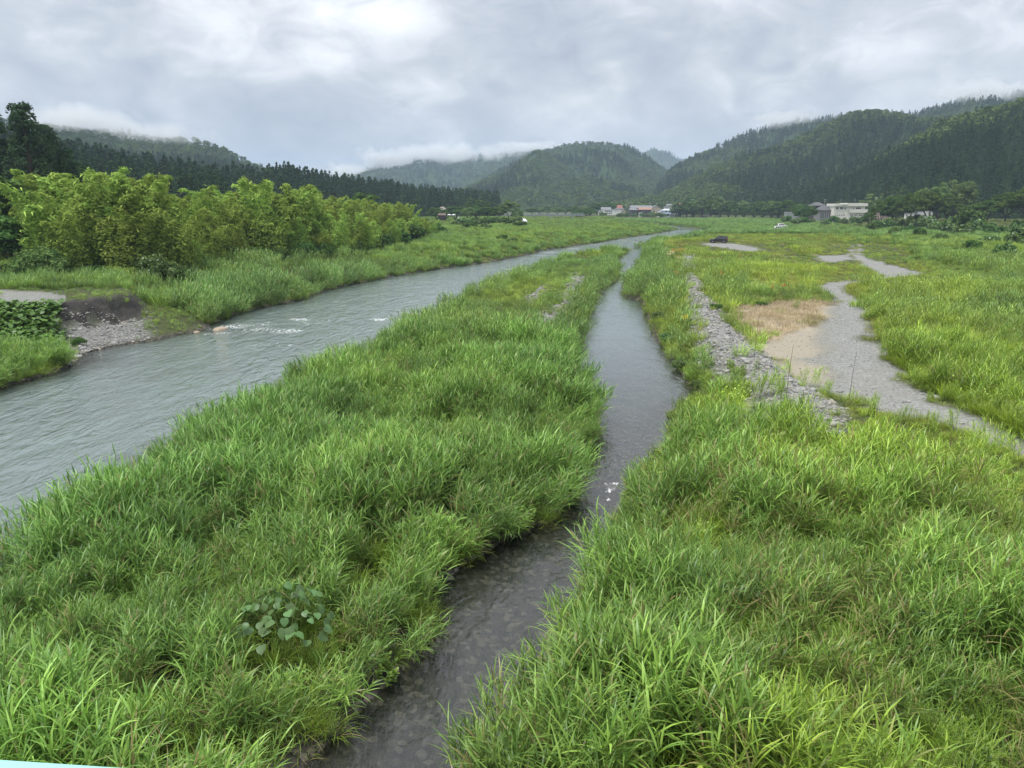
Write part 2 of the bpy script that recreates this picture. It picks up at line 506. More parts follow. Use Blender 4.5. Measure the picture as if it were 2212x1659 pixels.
dryc = t.mix(nB, (0.27, 0.215, 0.125), (0.43, 0.355, 0.225))
dryc = t.mix(t.math('MULTIPLY', nC, 0.6), dryc, (0.33, 0.30, 0.26))
c = t.mix(at('dry'), green, dryc)
c = t.mix(at('grav'), c, stone)
bed = t.mix(t.ramp(vs1.outputs[0], [(0.0, (0, 0, 0)), (0.80, (0.35, 0.35, 0.35)), (0.90, (1, 1, 1))]), (0.026, 0.025, 0.021), (0.125, 0.112, 0.090))
c = t.mix(at('wet'), c, bed)
earth = t.mix(nB, (0.018, 0.017, 0.016), (0.075, 0.07, 0.065))
c = t.mix(at('earth'), c, earth)
c = t.mix(t.math('MULTIPLY', at('scarp'), 0.8), c, t.mix(nC, (0.045, 0.032, 0.020), (0.16, 0.115, 0.07)))
hh = t.math('ADD', t.math('MULTIPLY', vor.outputs['Distance'], -0.05), t.math('MULTIPLY', vor2.outputs['Distance'], -0.02))
hh = t.math('ADD', hh, t.math('MULTIPLY', nB, 0.04))
bp = t.n('ShaderNodeBump', ins={'Height': hh, 'Strength': 0.8, 'Distance': 1.0})
b = t.n('ShaderNodeBsdfPrincipled', ins={'Base Color': c, 'Roughness': 0.92, 'Specular IOR Level': 0.2, 'Normal': bp.outputs[0]})
finish(t, b.outputs[0])

gx, gy, gF = fan(600, 420, -14.0, 7000.0, 1.25, 30.0)
T = terrain(gx, gy)
wet = sstep(1.3, 0.2, T['d'] + T['n2'])
sand = np.clip(T['cut'] * sstep(4.0, 5.2, T['d'] + T['n2']) * 1.2, 0, 1) * (T['lot'] < 0.5)
earth_a = np.clip(sand + T['cut'] * 0.25, 0, 1)
scarp_a = T['scarp']
gravel_a = np.maximum(T['grav'], T['cut'] * sstep(4.6, 3.6, T['d']))
ground = obj('ground', new_mesh('ground', np.stack([gx, gy, T['z']], -1), gF, True,
             dict(grav=gravel_a, dry=T['dry'], earth=earth_a, wet=wet, scarp=scarp_a), [gm]))
tag(ground, 'valley floor with flood plain, levee and gravel banks', kind='structure')

# ---- water
wm, t = mat('river_water')
geo = t.n('ShaderNodeNewGeometry')
pos = geo.outputs['Position']
def at(nm):
    return t.n('ShaderNodeAttribute', attribute_name=nm).outputs['Fac']
mp = t.n('ShaderNodeMapping', ins={'Vector': pos, 'Rotation': (0, 0, math.radians(-38)), 'Scale': (1.0, 0.42, 1.0)})
w1 = t.noise(mp.outputs[0], 0.85, 3, 0.55, 0.9)
w2 = t.noise(mp.outputs[0], 2.3, 4, 0.6, 1.0)
w3 = t.noise(pos, 9.0, 3, 0.6, 0.6)
rgh = at('rough')
hgt = t.math('ADD', t.math('MULTIPLY', w1, 0.17), t.math('MULTIPLY', w2, 0.085))
hgt = t.math('MULTIPLY', hgt, rgh)
hgt = t.math('ADD', hgt, t.math('MULTIPLY', w3, 0.007))
bp = t.n('ShaderNodeBump', ins={'Height': hgt, 'Strength': 1.0, 'Distance': 1.0})
gl = t.n('ShaderNodeBsdfGlossy', ins={'Color': (1, 1, 1, 1), 'Roughness': 0.08, 'Normal': bp.outputs[0]})
tr = t.n('ShaderNodeBsdfTransparent', ins={'Color': t.mix(at('deep_sheen'), (0.72, 0.74, 0.70), (0.34, 0.45, 0.42))})
bodyc = t.mix(t.noise(pos, 0.16, 4, 0.55, 0.8), (0.15, 0.17, 0.175), (0.20, 0.28, 0.265))
df = t.n('ShaderNodeBsdfDiffuse', ins={'Color': bodyc})
under = t.n('ShaderNodeMixShader', ins={0: t.math('MULTIPLY', at('deep_sheen'), 0.75), 1: tr.outputs[0], 2: df.outputs[0]})
fr = t.n('ShaderNodeFresnel', ins={'IOR': 1.60, 'Normal': bp.outputs[0]})
body = t.n('ShaderNodeMixShader', ins={0: fr.outputs[0], 1: under.outputs[0], 2: gl.outputs[0]})
fn = t.noise(mp.outputs[0], 3.4, 7, 0.75, 1.4)
fthr = t.math('SUBTRACT', t.math('ADD', fn, at('foam')), 1.0)
ff = t.math('MULTIPLY', fthr, 5.0, clamp=True)
foam = t.n('ShaderNodeBsdfDiffuse', ins={'Color': (0.80, 0.84, 0.85, 1)})
allw = t.n('ShaderNodeMixShader', ins={0: ff, 1: body.outputs[0], 2: foam.outputs[0]})
finish(t, allw.outputs[0])

wx, wy, wF = fan(520, 360, -14.0, 620.0, 1.2, 30.0)
W = terrain(wx, wy)
keep = (W['d'] < 4.0)
fk = keep[wF].all(1)
wF = wF[fk]
used = np.unique(wF)
remap = -np.ones(len(wx), int)
remap[used] = np.arange(len(used))
wF = remap[wF]
wx, wy = wx[used], wy[used]
dmn, dall = W['dm'][used], W['d'][used]
foam_a = np.zeros(len(wx))
def foamspot(px, py, r, a, ry=None):
    global foam_a
    c = PZ(px, py, 0)
    q = PZ(px + 40, py, 0) - c
    rr = ((wx - c[0]) / r) ** 2 + ((wy - c[1]) / (ry or r)) ** 2
    foam_a = np.maximum(foam_a, a * np.exp(-rr))
for px, py, r, a in [(430, 708, 3.0, .50), (500, 706, 4.0, .54), (560, 712, 3.5, .52), (560, 700, 3.0, .5), (620, 715, 3, .55), (470, 720, 3, .5), (660, 700, 4, .46), (560, 745, 3, .46), (700, 690, 4, .44), (380, 760, 4, .40), (620, 745, 4, .43), (300, 800, 4, .38), (760, 665, 5, .42),
                     (650, 690, 2.5, .55), (820, 690, 1.8, .6), (1190, 545, 6, .52), (1165, 552, 5, .50), (1240, 537, 7, .50), (1290, 528, 7, .5), (1345, 519, 8, .48), (1430, 490, 9, .66),
                     (1395, 484, 8, .6), (1470, 499, 7, .5), (1330, 570, 3, .45), (1310, 1060, .45, .68), (1322, 1046, .45, .68), (1312, 1078, .35, .66), (1490, 510, 6, .5), (1540, 498, 5, .55)]:
    foamspot(px, py, r, a)
for px, py in [(1195, 478.5), (1215, 479), (1290, 479)]:
    foamspot(px, py, 14, .6)
deep_sheen = np.maximum(sstep(0.2, -3.5, dmn) * 0.95, np.maximum(0.05, 0.7 * sstep(24, 60, wy)) * sstep(0, -1.5, dall))  # far side channel greys with distance: sky reflection put into the body colour
rough = np.where(dmn < 0, 1.0, 0.30 + 0.25 * sstep(60, 20, wy))
river = obj('river', new_mesh('river', np.stack([wx, wy, np.zeros(len(wx))], -1), wF, True, dict(foam=foam_a, deep_sheen=deep_sheen, rough=rough), [wm]))
tag(river, 'grey rippled river with a narrow side channel', kind='structure')
# ------------------------------------------------------------------ plants: blades and leaf clumps
def blades(base, az, L, W, e0, droop, nseg, lv, dry=None, twist=0.0):
    """arching leaf strips; returns verts, faces, lv, dry"""
    n = len(az)
    ts = np.linspace(0, 1, nseg + 1)
    p = np.array(base, float).copy()
    out = np.zeros((n, nseg + 1, 2, 3))
    side = np.stack([-np.sin(az), np.cos(az), np.zeros(n)], -1)
    for k, tt in enumerate(ts):
        e = e0 - droop * tt ** 1.2
        wd = W * (0.35 + 0.65 * min(1, tt * 4)) * (1 - tt ** 2.2) + 0.0006
        tilt = twist * (tt - 0.3)
        sd = side * np.cos(tilt)
        sd = sd + np.stack([np.zeros(n), np.zeros(n), np.full(n, np.sin(tilt))], -1)
        out[:, k, 0] = p - sd * (wd / 2)[:, None]
        out[:, k, 1] = p + sd * (wd / 2)[:, None]
        step = (L / nseg)[:, None]
        p = p + step * np.stack([np.cos(e) * np.cos(az), np.cos(e) * np.sin(az), np.sin(e)], -1)
    m = (nseg + 1) * 2
    f = []
    for k in range(nseg):
        f.append([2 * k, 2 * k + 1, 2 * k + 3, 2 * k + 2])
    f = np.array(f)
    F = (np.arange(n)[:, None, None] * m + f[None]).reshape(-1, 4)
    return out.reshape(-1, 3), F, np.repeat(lv, m), np.repeat(np.zeros(n) if dry is None else dry, m)
def join(parts):
    vs, fs, ls, ds, o = [], [], [], [], 0
    for v, f, l, d in parts:
        vs.append(v); fs.append(f + o); ls.append(l); ds.append(d)
        o += len(v)
    return np.vstack(vs), np.vstack(fs), np.concatenate(ls), np.concatenate(ds)
def proto(name, parts, m):
    v, f, l, d = join(parts)
    return obj(name, new_mesh(name, v, f, True, dict(lv=l, dry=d), [m]), link=False)
U = RNG.uniform
def reed(name, m, stems, leaves, R, hgt_, wid, nseg, dryp=0.05):
    parts = []
    for s in range(stems):
        a, r = U(0, 6.28), R * math.sqrt(U())
        b0 = np.array([r * math.cos(a), r * math.sin(a), -0.05])
        h = hgt_ * U(0.75, 1.1)
        laz, lean = U(-0.6, 1.2), U(0.05, 0.30)
        tt = np.linspace(0.22, 1.0, leaves) + U(-0.03, 0.03, leaves)
        sp = lambda q: b0 + np.stack([lean * h * q ** 1.8 * math.cos(laz), lean * h * q ** 1.8 * math.sin(laz), h * q * (1 - 0.08 * q)], -1)
        # stem as a thin strip pair
        pts = sp(np.linspace(0, 1, 4)[:, None][:, 0])
        for da in (0.0, 1.57):
            sd = np.array([math.cos(da), math.sin(da), 0]) * 0.005 * (1 + wid * 14)
            vv = np.stack([pts - sd, pts + sd], 1).reshape(-1, 3)
            ff = np.array([[2 * k, 2 * k + 1, 2 * k + 3, 2 * k + 2] for k in range(3)])
            parts.append((vv, ff, np.full(8, 0.35), np.full(8, 0.25)))
        az0 = U(0, 6.28)
        az = az0 + np.arange(leaves) * 2.6 + U(-0.5, 0.5, leaves)
        L = hgt_ * (0.22 + 0.15 * np.sin(np.pi * tt)) * U(0.8, 1.25, leaves)
        e0 = np.radians(48 + 28 * tt ** 3) + U(-0.2, 0.2, leaves)
        dr = np.radians(U(35, 105, leaves)) * (1.1 - 0.5 * tt)
        dryv = np.where(U(0, 1, leaves) < dryp * (1.6 - tt) * 1.6, U(0.4, 1, leaves), 0)
        parts.append(blades(sp(tt), az, L, wid * U(0.75, 1.25, leaves), e0, dr, nseg, U(0, 1, leaves), dryv, U(-0.8, 0.8)))
    return proto(name, parts, m)
def tuft(name, m, n, R, L, W, nseg, e=(60, 88), dr=(30, 100), dryp=0.03):
    a, r = U(0, 6.28, n), R * np.sqrt(U(0, 1, n))
    b0 = np.stack([r * np.cos(a), r * np.sin(a), np.full(n, -0.03)], -1)
    az = a + U(-1.3, 1.3, n)
    dryv = np.where(U(0, 1, n) < dryp, U(0.3, 1, n), 0)
    return proto(name, [blades(b0, az, L * U(0.6, 1.15, n), W * U(0.7, 1.3, n), np.radians(U(*e, n)), np.radians(U(*dr, n)), nseg, U(0, 1, n), dryv, 0.4)], m)
def herb(name, m, stems, leaves, R, h0, ll, wid, nseg=2):
    parts = []
    for s in range(stems):
        a, r = U(0, 6.28), R * math.sqrt(U())
        b0 = np.array([r * math.cos(a), r * math.sin(a), -0.03])
        h = h0 * U(0.6, 1.1)
        la, le = U(0, 6.28), U(0, 0.22)
        tt = np.linspace(0.18, 1.0, leaves)
        pt = b0 + np.stack([le * h * tt ** 1.5 * math.cos(la), le * h * tt ** 1.5 * math.sin(la), h * tt], -1)
        az = np.arange(leaves) * 2.4 + U(-0.4, 0.4, leaves)
        L = ll * (1.15 - 0.6 * tt) * U(0.8, 1.2, leaves)
        parts.append(blades(pt, az, L, wid * U(0.8, 1.2, leaves), np.radians(25 + 40 * tt ** 2) + U(-.2, .2, leaves), np.radians(U(20, 60, leaves)), nseg, U(0.2, 1, leaves) * (0.6 + 0.4 * tt)))
        sd = np.array([0.004 + wid * 0.15, 0, 0])
        vv = np.stack([b0 - sd, b0 + sd, pt[-1] - sd * .5, pt[-1] + sd * .5])
        parts.append((vv, np.array([[0, 1, 3, 2]]), np.full(4, 0.2), np.full(4, 0.2)))
    return proto(name, parts, m)

M_reed = leafmat('reed_leaf', (0.092, 0.195, 0.042), (0.285, 0.465, 0.115), trans=0.30, spec=0.25)
M_grass = leafmat('grass_blade', (0.112, 0.225, 0.034), (0.310, 0.470, 0.085), trans=0.30, spec=0.2)
M_herb = leafmat('herb_leaf', (0.092, 0.195, 0.036), (0.260, 0.410, 0.092), trans=0.30, spec=0.2)
M_low = leafmat('low_grass', (0.170, 0.245, 0.050), (0.300, 0.375, 0.100), trans=0.3, spec=0.15)
M_dry = leafmat('dry_grass', (0.36, 0.29, 0.185), (0.58, 0.49, 0.34), trans=0.25, spec=0.1)

PR = []
KIND = {}
def addk(kind, lod, protos):
    KIND[(kind, lod)] = list(range(len(PR), len(PR) + len(protos)))
    PR.extend(protos)
addk('reed', 0, [reed('reed_a%d' % k, M_reed, 8, 13, 0.36, 1.60, 0.029, 5, 0.06) for k in range(5)] + [reed('reed_dry', M_reed, 6, 12, 0.3, 1.55, 0.029, 5, 0.32)])
addk('reed', 1, [reed('reed_b%d' % k, M_reed, 10, 8, 0.55, 1.60, 0.042, 3, 0.03) for k in range(4)])
addk('reed', 2, [tuft('reed_c%d' % k, M_reed, 120, 0.85, 1.9, 0.075, 2, (55, 88), (20, 80), 0.01) for k in range(3)])
addk('grass', 0, [tuft('grass_a%d' % k, M_grass, 95, 0.34, 1.05, 0.017, 4, (55, 88), (25, 120)) for k in range(4)])
addk('grass', 1, [tuft('grass_b%d' % k, M_grass, 80, 0.55, 1.05, 0.035, 3, (55, 88), (25, 100)) for k in range(3)])
addk('grass', 2, [tuft('grass_c%d' % k, M_grass, 110, 1.0, 1.1, 0.07, 2, (50, 88), (20, 80)) for k in range(3)])
addk('herb', 0, [herb('herb_a%d' % k, M_herb, 11, 26, 0.34, 0.95, 0.13, 0.026) for k in range(4)] + [herb('weed_a%d' % k, M_herb, 7, 12, 0.34, 0.85, 0.20, 0.10, 3) for k in range(2)])
addk('herb', 1, [herb('herb_b%d' % k, M_herb, 14, 14, 0.55, 0.95, 0.19, 0.055) for k in range(3)])
addk('herb', 2, [herb('herb_c%d' % k, M_herb, 16, 8, 1.0, 1.0, 0.38, 0.16, 1) for k in range(3)])
addk('low', 0, [tuft('low_a%d' % k, M_low, 80, 0.36, 0.45, 0.012, 3, (45, 88), (20, 90), 0.1) for k in range(3)])
addk('low', 1, [tuft('low_b%d' % k, M_low, 80, 0.60, 0.48, 0.026, 2, (45, 88), (20, 80), 0.1) for k in range(3)])
addk('low', 2, [tuft('low_c%d' % k, M_low, 110, 1.1, 0.55, 0.06, 2, (40, 88), (20, 70), 0.08) for k in range(3)])
addk('dry', 0, [tuft('dry_a%d' % k, M_dry, 60, 0.34, 0.40, 0.009, 3, (35, 88), (10, 70), 0.0) for k in range(3)])
addk('dry', 1, [tuft('dry_b%d' % k, M_dry, 60, 0.55, 0.42, 0.020, 2, (35, 88), (10, 70), 0.0) for k in range(3)])
addk('dry', 2, KIND[('dry', 1)] and [tuft('dry_c0', M_dry, 50, 1.0, 0.5, 0.07, 2, (35, 88), (10, 60), 0.0)])
KN = ['reed', 'grass', 'herb', 'low', 'dry']

def sample(n, y0, y1, pad=5.0):
    """random points in the field of view between two distances, even per square metre"""
    yy = y0 + (y1 - y0) * U(0, 1, int(n * 1.0))
    wmax = 0.76 * y1 + pad
    xx = U(-wmax, wmax, len(yy))
    k = np.abs(xx) < 0.76 * yy + pad
    return xx[k], yy[k]
rings = [(0, 9.0, 46.0, 8.0), (1, 46.0, 115.0, 3.4), (2, 115.0, 300.0, 0.8), (2, 300.0, 520.0, 0.40)]
P_all = []
for lod, ya, yb, dens in rings:
    area = 2 * (0.76 * yb + 5) * (yb - ya)
    x, y = sample(int(area * dens), ya, yb)
    T = terrain(x, y)
    d, isl, left = T['d'], T['isl'], T['left']
    nz = fbm(x / 6.0, y / 6.0, 21, 3)
    nw = fbm(x / 14.0, y / 14.0, 31, 3)
    ns = fbm(x / 2.5, y / 2.5, 41, 2)
    nm_ = sstep(0.28, 0.72, fbm(x / 3.4 + 0.15 * y, y / 3.4, 61, 2))        # mounds of taller growth
    right = (~left) & (~isl)
    pxs = 1106 + FPX * x / (y * CP + (H - T['z']) * SP)          # where it stands across the view
    sdT = sdpoly(x, y, TRACK)
    # weights for each kind of plant
    w5 = np.zeros((5, len(x)))
    bank = sstep(6.5, 2.0, d + (nz - 0.5) * 5)
    nearR = right & inpoly(x + (nz - 0.5) * 1.5, y + (ns - 0.5) * 2, NEARR)
    strip = right & ~nearR & (y < 110) & (x < 0.315 * y + 1.5)     # low weeds beside the cobble berm
    RE = TRACK[1:11]
    yre = np.interp(x / y, RE[:, 0] / RE[:, 1], RE[:, 1])
    beyond = ((y > yre) & (x / y > RE[0, 0] / RE[0, 1])) * sstep(0.0, 1.0, sdT) * right     # field beyond the track, right
    w5[0] = np.where(isl, 0.75 + 1.0 * bank + 1.6 * (nz - 0.45), 0.15 + 1.6 * bank)
    w5[1] = np.where(isl, 0.42, 0.15)
    w5[2] = np.where(isl, 0.28 + 1.5 * (ns - 0.5), 0.22 + 0.5 * (ns - 0.5))
    w5[3] = np.where(isl, 0.05, 0.8)
    farisl = isl & (y > 52)
    w5[:, farisl] = np.stack([0.1 + 0.5 * bank, 0.2 + 0 * bank, 0.75 + 0.3 * bank, 0.5 - 0.4 * bank, 0 * bank])[:, farisl]
    q = nearR
    w5[:, q] = np.stack([0.75 + 1.2 * (nz - 0.45), 0.30 + 0 * nz, 0.30 + 1.8 * (ns - 0.5), 0 * nz + 0.02, 0 * nz])[:, q]
    q = right & (beyond > 0.3) & (y < 75)
    w5[:, q] = np.stack([0.30 + 1.6 * (nz - 0.5), 0.55 + 0 * nz, 0.30 + 1.4 * (ns - 0.5), 0.06 + 0 * nz, 0 * nz])[:, q]
    q = right & (x > 0.47 * y + 12) & (y >= 75) & (y < 240) & (T['levee'] < 0.4)
    w5[:, q] = np.stack([0.5 + 1.4 * (nz - 0.5), 0.35 + 0 * nz, 0.30 + 0 * nz, 0.10 + 0 * nz, 0 * nz])[:, q]
    q = right & (y > 225) & (T['levee'] < 0.3) & (x < 0.42 * y)
    w5[:, q] = np.stack([0.9 + 0.8 * (nz - 0.4), 0.2 + 0 * nz, 0.1 + 0 * nz, 0.12 + 0 * nz, 0 * nz])[:, q]
    q = right & ~nearR & (y >= 44) & (y < 235) & (beyond < 0.3) & (x < 0.47 * y + 12)
    w5[:, q] = np.stack([1.3 * sstep(5, 2, d) + 0 * nz, 0.10 + 0.6 * sstep(0.55, 0.7, nz), 0.16 + 0.9 * (ns - 0.5), 0.9 + 0 * nz, 0.04 + 0.25 * sstep(0.5, 0.35, nw)])[:, q]
    q = strip
    w5[:, q] = np.stack([0.12 + 0.5 * bank * sstep(55, 75, y), 0.15 + 0 * nz, 0.8 + 0 * nz, 0.35 + 0 * nz, 0 * nz])[:, q]
    q = left
    w5[:, q] = np.stack([0.5 + 0.7 * bank + 1.8 * (nw - 0.5), 0.40 + 0 * nz, 0.25 + 0.8 * (ns - 0.5), 0.12 + 0.35 * sstep(100, 160, y), 0 * nz])[:, q]
    w5[4] = np.where(right, w5[4] + T['dry'] * 2.5, 0)
    w5[:4] *= np.where(right, 1 - 0.93 * T['dry'], 1)[None]
    w5[0] *= 0.55 + 1.2 * nm_
    w5[2] *= 1.5 - 1.1 * nm_
    w5[4] += np.where(nearR, 0.05, 0)
    w5 = np.clip(w5, 0, None)
    w5[3] += 1e-4
    cw = np.cumsum(w5 / w5.sum(0), 0)
    kind = (U(0, 1, len(x))[None] > cw).sum(0).clip(0, 4)
    # undergrowth that closes the gaps
    fill = (U(0, 1, len(x)) < 0.36) & (kind != 4)
    kind = np.where(fill & (kind < 3), RNG.choice([1, 1, 2, 3], len(x)), kind)
    # where nothing grows
    cover = np.ones(len(x))
    cover *= np.where(right, np.clip(1 - 1.25 * T['track'], 0.0, 1), 1)
    cover *= 1 - 0.985 * T['berm'] ** 0.4
    cover *= 1 - 0.85 * T['ig'] - 0.0
    cover *= 1 - 0.6 * T['stony']
    cover *= 1 - np.clip(T['lot'] * 1.0, 0, 1) * 0.97
    cover *= 1 - 0.97 * T['cut'] * (T['d'] < 5.9 + 2 * (ns - .5))
    cover *= 1 - 0.9 * T['scarp']
    cover *= np.where(d < np.where(isl, -0.02, 0.05), 0, 1)
    cover *= np.where(T['sl'] < -3, 0.25, 1)
    mid = right & ~nearR & ~strip & (y < 46) & (sdT < 6) & ~((beyond > 0.3))
    cover *= np.where(mid, 0.85, 1) * np.where(strip & (y < 60), 0.9, 1)
    small = np.where(mid, 0.62, 1) * np.where(strip & (y < 62), 0.82, 1)
    lotnear = left & (np.hypot(x - LOT[:, 0].max(), y - LOT[:, 1].mean()) < 30) & (sdpoly(x, y, LOT) < 9) & (y < LOT[:, 1].max() + 1)
    small = np.where(lotnear, 0.32, small)
    nsp = np.minimum(sdpoly(x, y + 3, SPUR), np.minimum(sdpoly(x, y + 3, SPUR2), sdpoly(x, y + 3, CARG)))
    small = np.where(right & (nsp < 7), small * 0.42, small)
    for cpx, cpy, cr in ((1549, 526, 4.5), (1560, 532, 4), (1684, 497, 3.6), (1690, 489, 4.5), (1132, 478.5, 4)):
        cq = PZ(cpx, cpy, GZ)
        nearcar = np.hypot(x - cq[0], (y - cq[1] + 2.5) * 0.6) < cr
        cover *= np.where(nearcar, 0.35, 1); small = np.where(nearcar, 0.35, small)
    ok = U(0, 1, len(x)) < cover
    x, y, kind, small, fill = x[ok], y[ok], kind[ok], small[ok], fill[ok]
    T = {k: v[ok] for k, v in T.items()}
    nz, nw, ns, nm_ = nz[ok], nw[ok], ns[ok], nm_[ok]
    d, isl, left, bank = T['d'], T['isl'], T['left'], bank[ok]
    right = (~left) & (~isl)
    n = len(x)
    idx = np.zeros(n, int)
    for k, kn in enumerate(KN):
        s = np.where(kind == k)[0]
        ids = np.array(KIND[(kn, lod)])
        if kn == 'reed' and lod == 0:
            pr = np.array([.19] * 5 + [.05])
            idx[s] = RNG.choice(ids, len(s), p=pr)
            s2 = s[(x[s] > 4.5) & (y[s] < 24)]
            s2 = s2[U(0, 1, len(s2)) < 0.35]
            idx[s2] = ids[-1]
        else:
            idx[s] = RNG.choice(ids, len(s))
    sc = (0.74 + 0.45 * nz + U(-0.12, 0.12, n)) * (0.80 + 0.42 * nm_)
    sc = np.where(fill, U(0.50, 0.85, n) * np.where(kind == 3, 1.6, 1), sc)
    sc *= np.where(isl & (y < 52), 0.98, 1.0) * np.where((kind == 0) & (bank > 0.5), 1.08, 1.0)
    sc *= np.where(left & (kind == 0), np.where(np.abs(1106 + FPX * x / y - 600) < 200, 1.15, 0.8), 1.0)
    sc *= np.where(T['levee'] > 0.3, 0.5, 1) * np.where(isl & (y > 50) & (d > 2.0), 0.58, 1)
    sc *= np.where(d < 0.8, 0.92, 1)
    if lod == 2:
        sc *= np.where(kind == 0, np.interp(y, [115, 200, 300], [0.85, 0.72, 0.55]), np.interp(y, [115, 200, 300], [0.9, 0.75, 0.55]))
        sc *= np.where((kind == 0) & right & (y > 200), 1.2, 1.0)
    sc *= small
    sxy = sc * U(0.95, 1.15, n)
    scl = np.stack([sxy, sxy, sc], -1)
    # plants lean out towards open water, and a little downwind
    e = 0.4
    gxw = terrain(x + e, y)['d'] - d if lod < 2 else np.zeros(n)
    gyw = terrain(x, y + e)['d'] - d if lod < 2 else np.zeros(n)
    lk = sstep(2.2, 0.2, d) * 0.38 / e * (lod < 2)
    rx = gyw * lk + U(-0.10, 0.10, n)
    ry = -gxw * lk + U(-0.06, 0.14, n)
    # tilt applied about world axes after a random spin: bake as Euler XYZ (spin limited so that the lean survives)
    rot = np.stack([rx, ry, U(-0.9, 0.9, n) + np.where(U(0, 1, n) < 0.25, U(0, 6.28, n) * (lk < 0.3), 0)], -1)
    # colour
    yel = np.clip(0.5 + 2.0 * (nw - 0.5) + 0.35 * (ns - 0.5) + U(-.12, .12, n), 0, 1)
    yel = np.where(right, np.clip(yel + 0.18 + 0.10 * sstep(3, 14, x) * (y < 40), 0, 1), yel)
    yel = np.where(left, yel * 0.65, yel)
    yel = np.where((d < 4) & (kind == 0), yel * 0.45, yel)
    yel = np.where(right & (y > 200) & (kind == 0), yel * 0.25, yel)
    A, B = np.array([0.92, 0.97, 0.90]), np.array([1.36, 1.17, 0.66])
    tint = A + (B - A) * yel[:, None]
    tint *= (0.90 + 0.44 * U(0, 1, n) ** 1.2)[:, None] * (0.9 + 0.25 * (ns[:, None] - 0.5) * 2)
    tint *= np.where((kind == 3) & right & (y < 240), 1.12, 1.0)[:, None]
    lowm = (kind == 3)[:, None]
    tint = np.where(lowm, tint * (1 - 0.55 * yel[:, None] * np.array([0.30, 0.12, -0.45])), tint)
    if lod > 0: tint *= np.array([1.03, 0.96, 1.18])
    tint = np.where((T['levee'] > 0.3)[:, None], tint * np.array([0.86, 0.74, 0.62]), tint)
    olive = np.clip(2.5 * (fbm(x / 10, y / 25, 77, 3) - 0.52), 0, 1) * (kind == 3) * right
    tint *= 1 - olive[:, None] * np.array([0.15, 0.32, 0.35])
    tint[kind == 4] = (0.75 + 0.4 * U(0, 1, (kind == 4).sum()))[:, None]
    tint *= (0.92 + 0.25 * nm_)[:, None]
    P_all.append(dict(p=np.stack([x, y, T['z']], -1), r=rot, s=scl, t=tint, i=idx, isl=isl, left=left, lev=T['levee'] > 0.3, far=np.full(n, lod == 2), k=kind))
AA = {k: np.concatenate([q[k] for q in P_all]) for k in P_all[0]}
def grow(name, label, cat, sel):
    if sel.sum() == 0: return
    scatter(name, label, cat, AA['p'][sel], AA['r'][sel], AA['s'][sel], AA['t'][sel], AA['i'][sel], PR)
rt = ~AA['isl'] & ~AA['left']
grow('reed_bed', 'tall green reeds and grass covering the long island between river and side channel', 'reeds', AA['isl'])
grow('reed_bed', 'green reeds and grass along the far left river bank below the bamboo', 'reeds', AA['left'])
grow('reed_bed', 'tall reeds and weeds with some dry leaves filling the right foreground', 'reeds', rt & ~AA['far'] & (AA['p'][:, 1] < 46))
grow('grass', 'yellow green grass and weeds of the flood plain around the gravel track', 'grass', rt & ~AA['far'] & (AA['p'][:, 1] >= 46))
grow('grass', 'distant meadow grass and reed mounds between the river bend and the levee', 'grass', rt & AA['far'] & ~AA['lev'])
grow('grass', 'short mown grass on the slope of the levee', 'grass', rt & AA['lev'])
print('plants', len(AA['i']), [int((AA['k'] == k).sum()) for k in range(5)])
# ------------------------------------------------------------------ crowns made of many leaf faces
def leafquads(c, nrm, size, asp, lv, jit=0.5):
    """small quads at c facing roughly nrm"""
    n = len(c)
    nr = nrm + RNG.normal(0, jit, (n, 3))
    nr /= np.linalg.norm(nr, axis=1)[:, None] + 1e-9
    a = np.cross(nr, RNG.normal(0, 1, (n, 3)))
    a /= np.linalg.norm(a, axis=1)[:, None] + 1e-9
    b = np.cross(nr, a)
    s = (size * U(0.6, 1.3, n))[:, None]
    k = asp
    v = np.stack([c - a * s, c - b * s * k, c + a * s, c + b * s * k], 1).reshape(-1, 3)
    f = np.arange(n * 4).reshape(n, 4)
    return v, f, np.repeat(lv, 4), np.zeros(n * 4)
def blobs(cs, rs, per, size, asp=0.55, shell=0.7, jit=0.5, up=0.25, lo=0.0):
    """leaf quads over a set of ellipsoid clumps"""
    cs, rs = np.asarray(cs, float), np.asarray(rs, float)
    m = len(cs)
    n = m * per
    k = np.repeat(np.arange(m), per)
    dr = RNG.normal(0, 1, (n, 3))
    dr /= np.linalg.norm(dr, axis=1)[:, None]
    dr[:, 2] = np.where(dr[:, 2] < -0.55, -dr[:, 2], dr[:, 2])
    rad = shell + (1.08 - shell) * U(0, 1, n)
    p = cs[k] + dr * rs[k] * rad[:, None]
    lvb = U(0, 0.55, m)
    lv = np.clip(lvb[k] + U(0, 0.45, n), 0, 1)
    return leafquads(p, dr + np.array([0, 0, up]), np.full(n, size), asp, lv, jit)
def tube(pts, rad, sides=6):
    pts, rad = np.asarray(pts, float), np.asarray(rad, float)
    vs = []
    for i, p in enumerate(pts):
        d = pts[min(i + 1, len(pts) - 1)] - pts[max(i - 1, 0)]
        d = d / (np.linalg.norm(d) + 1e-9)
        a = np.cross(d, [0.31, 0.95, 0.05]); a /= np.linalg.norm(a)
        b = np.cross(d, a)
        for k in range(sides):
            th = 2 * math.pi * k / sides
            vs.append(p + rad[i] * (a * math.cos(th) + b * math.sin(th)))
    fs = []
    for i in range(len(pts) - 1):
        for k in range(sides):
            k2 = (k + 1) % sides
            fs.append([i * sides + k, i * sides + k2, (i + 1) * sides + k2, (i + 1) * sides + k])
    v = np.array(vs)
    return v, np.array(fs), np.full(len(v), 0.3), np.zeros(len(v))

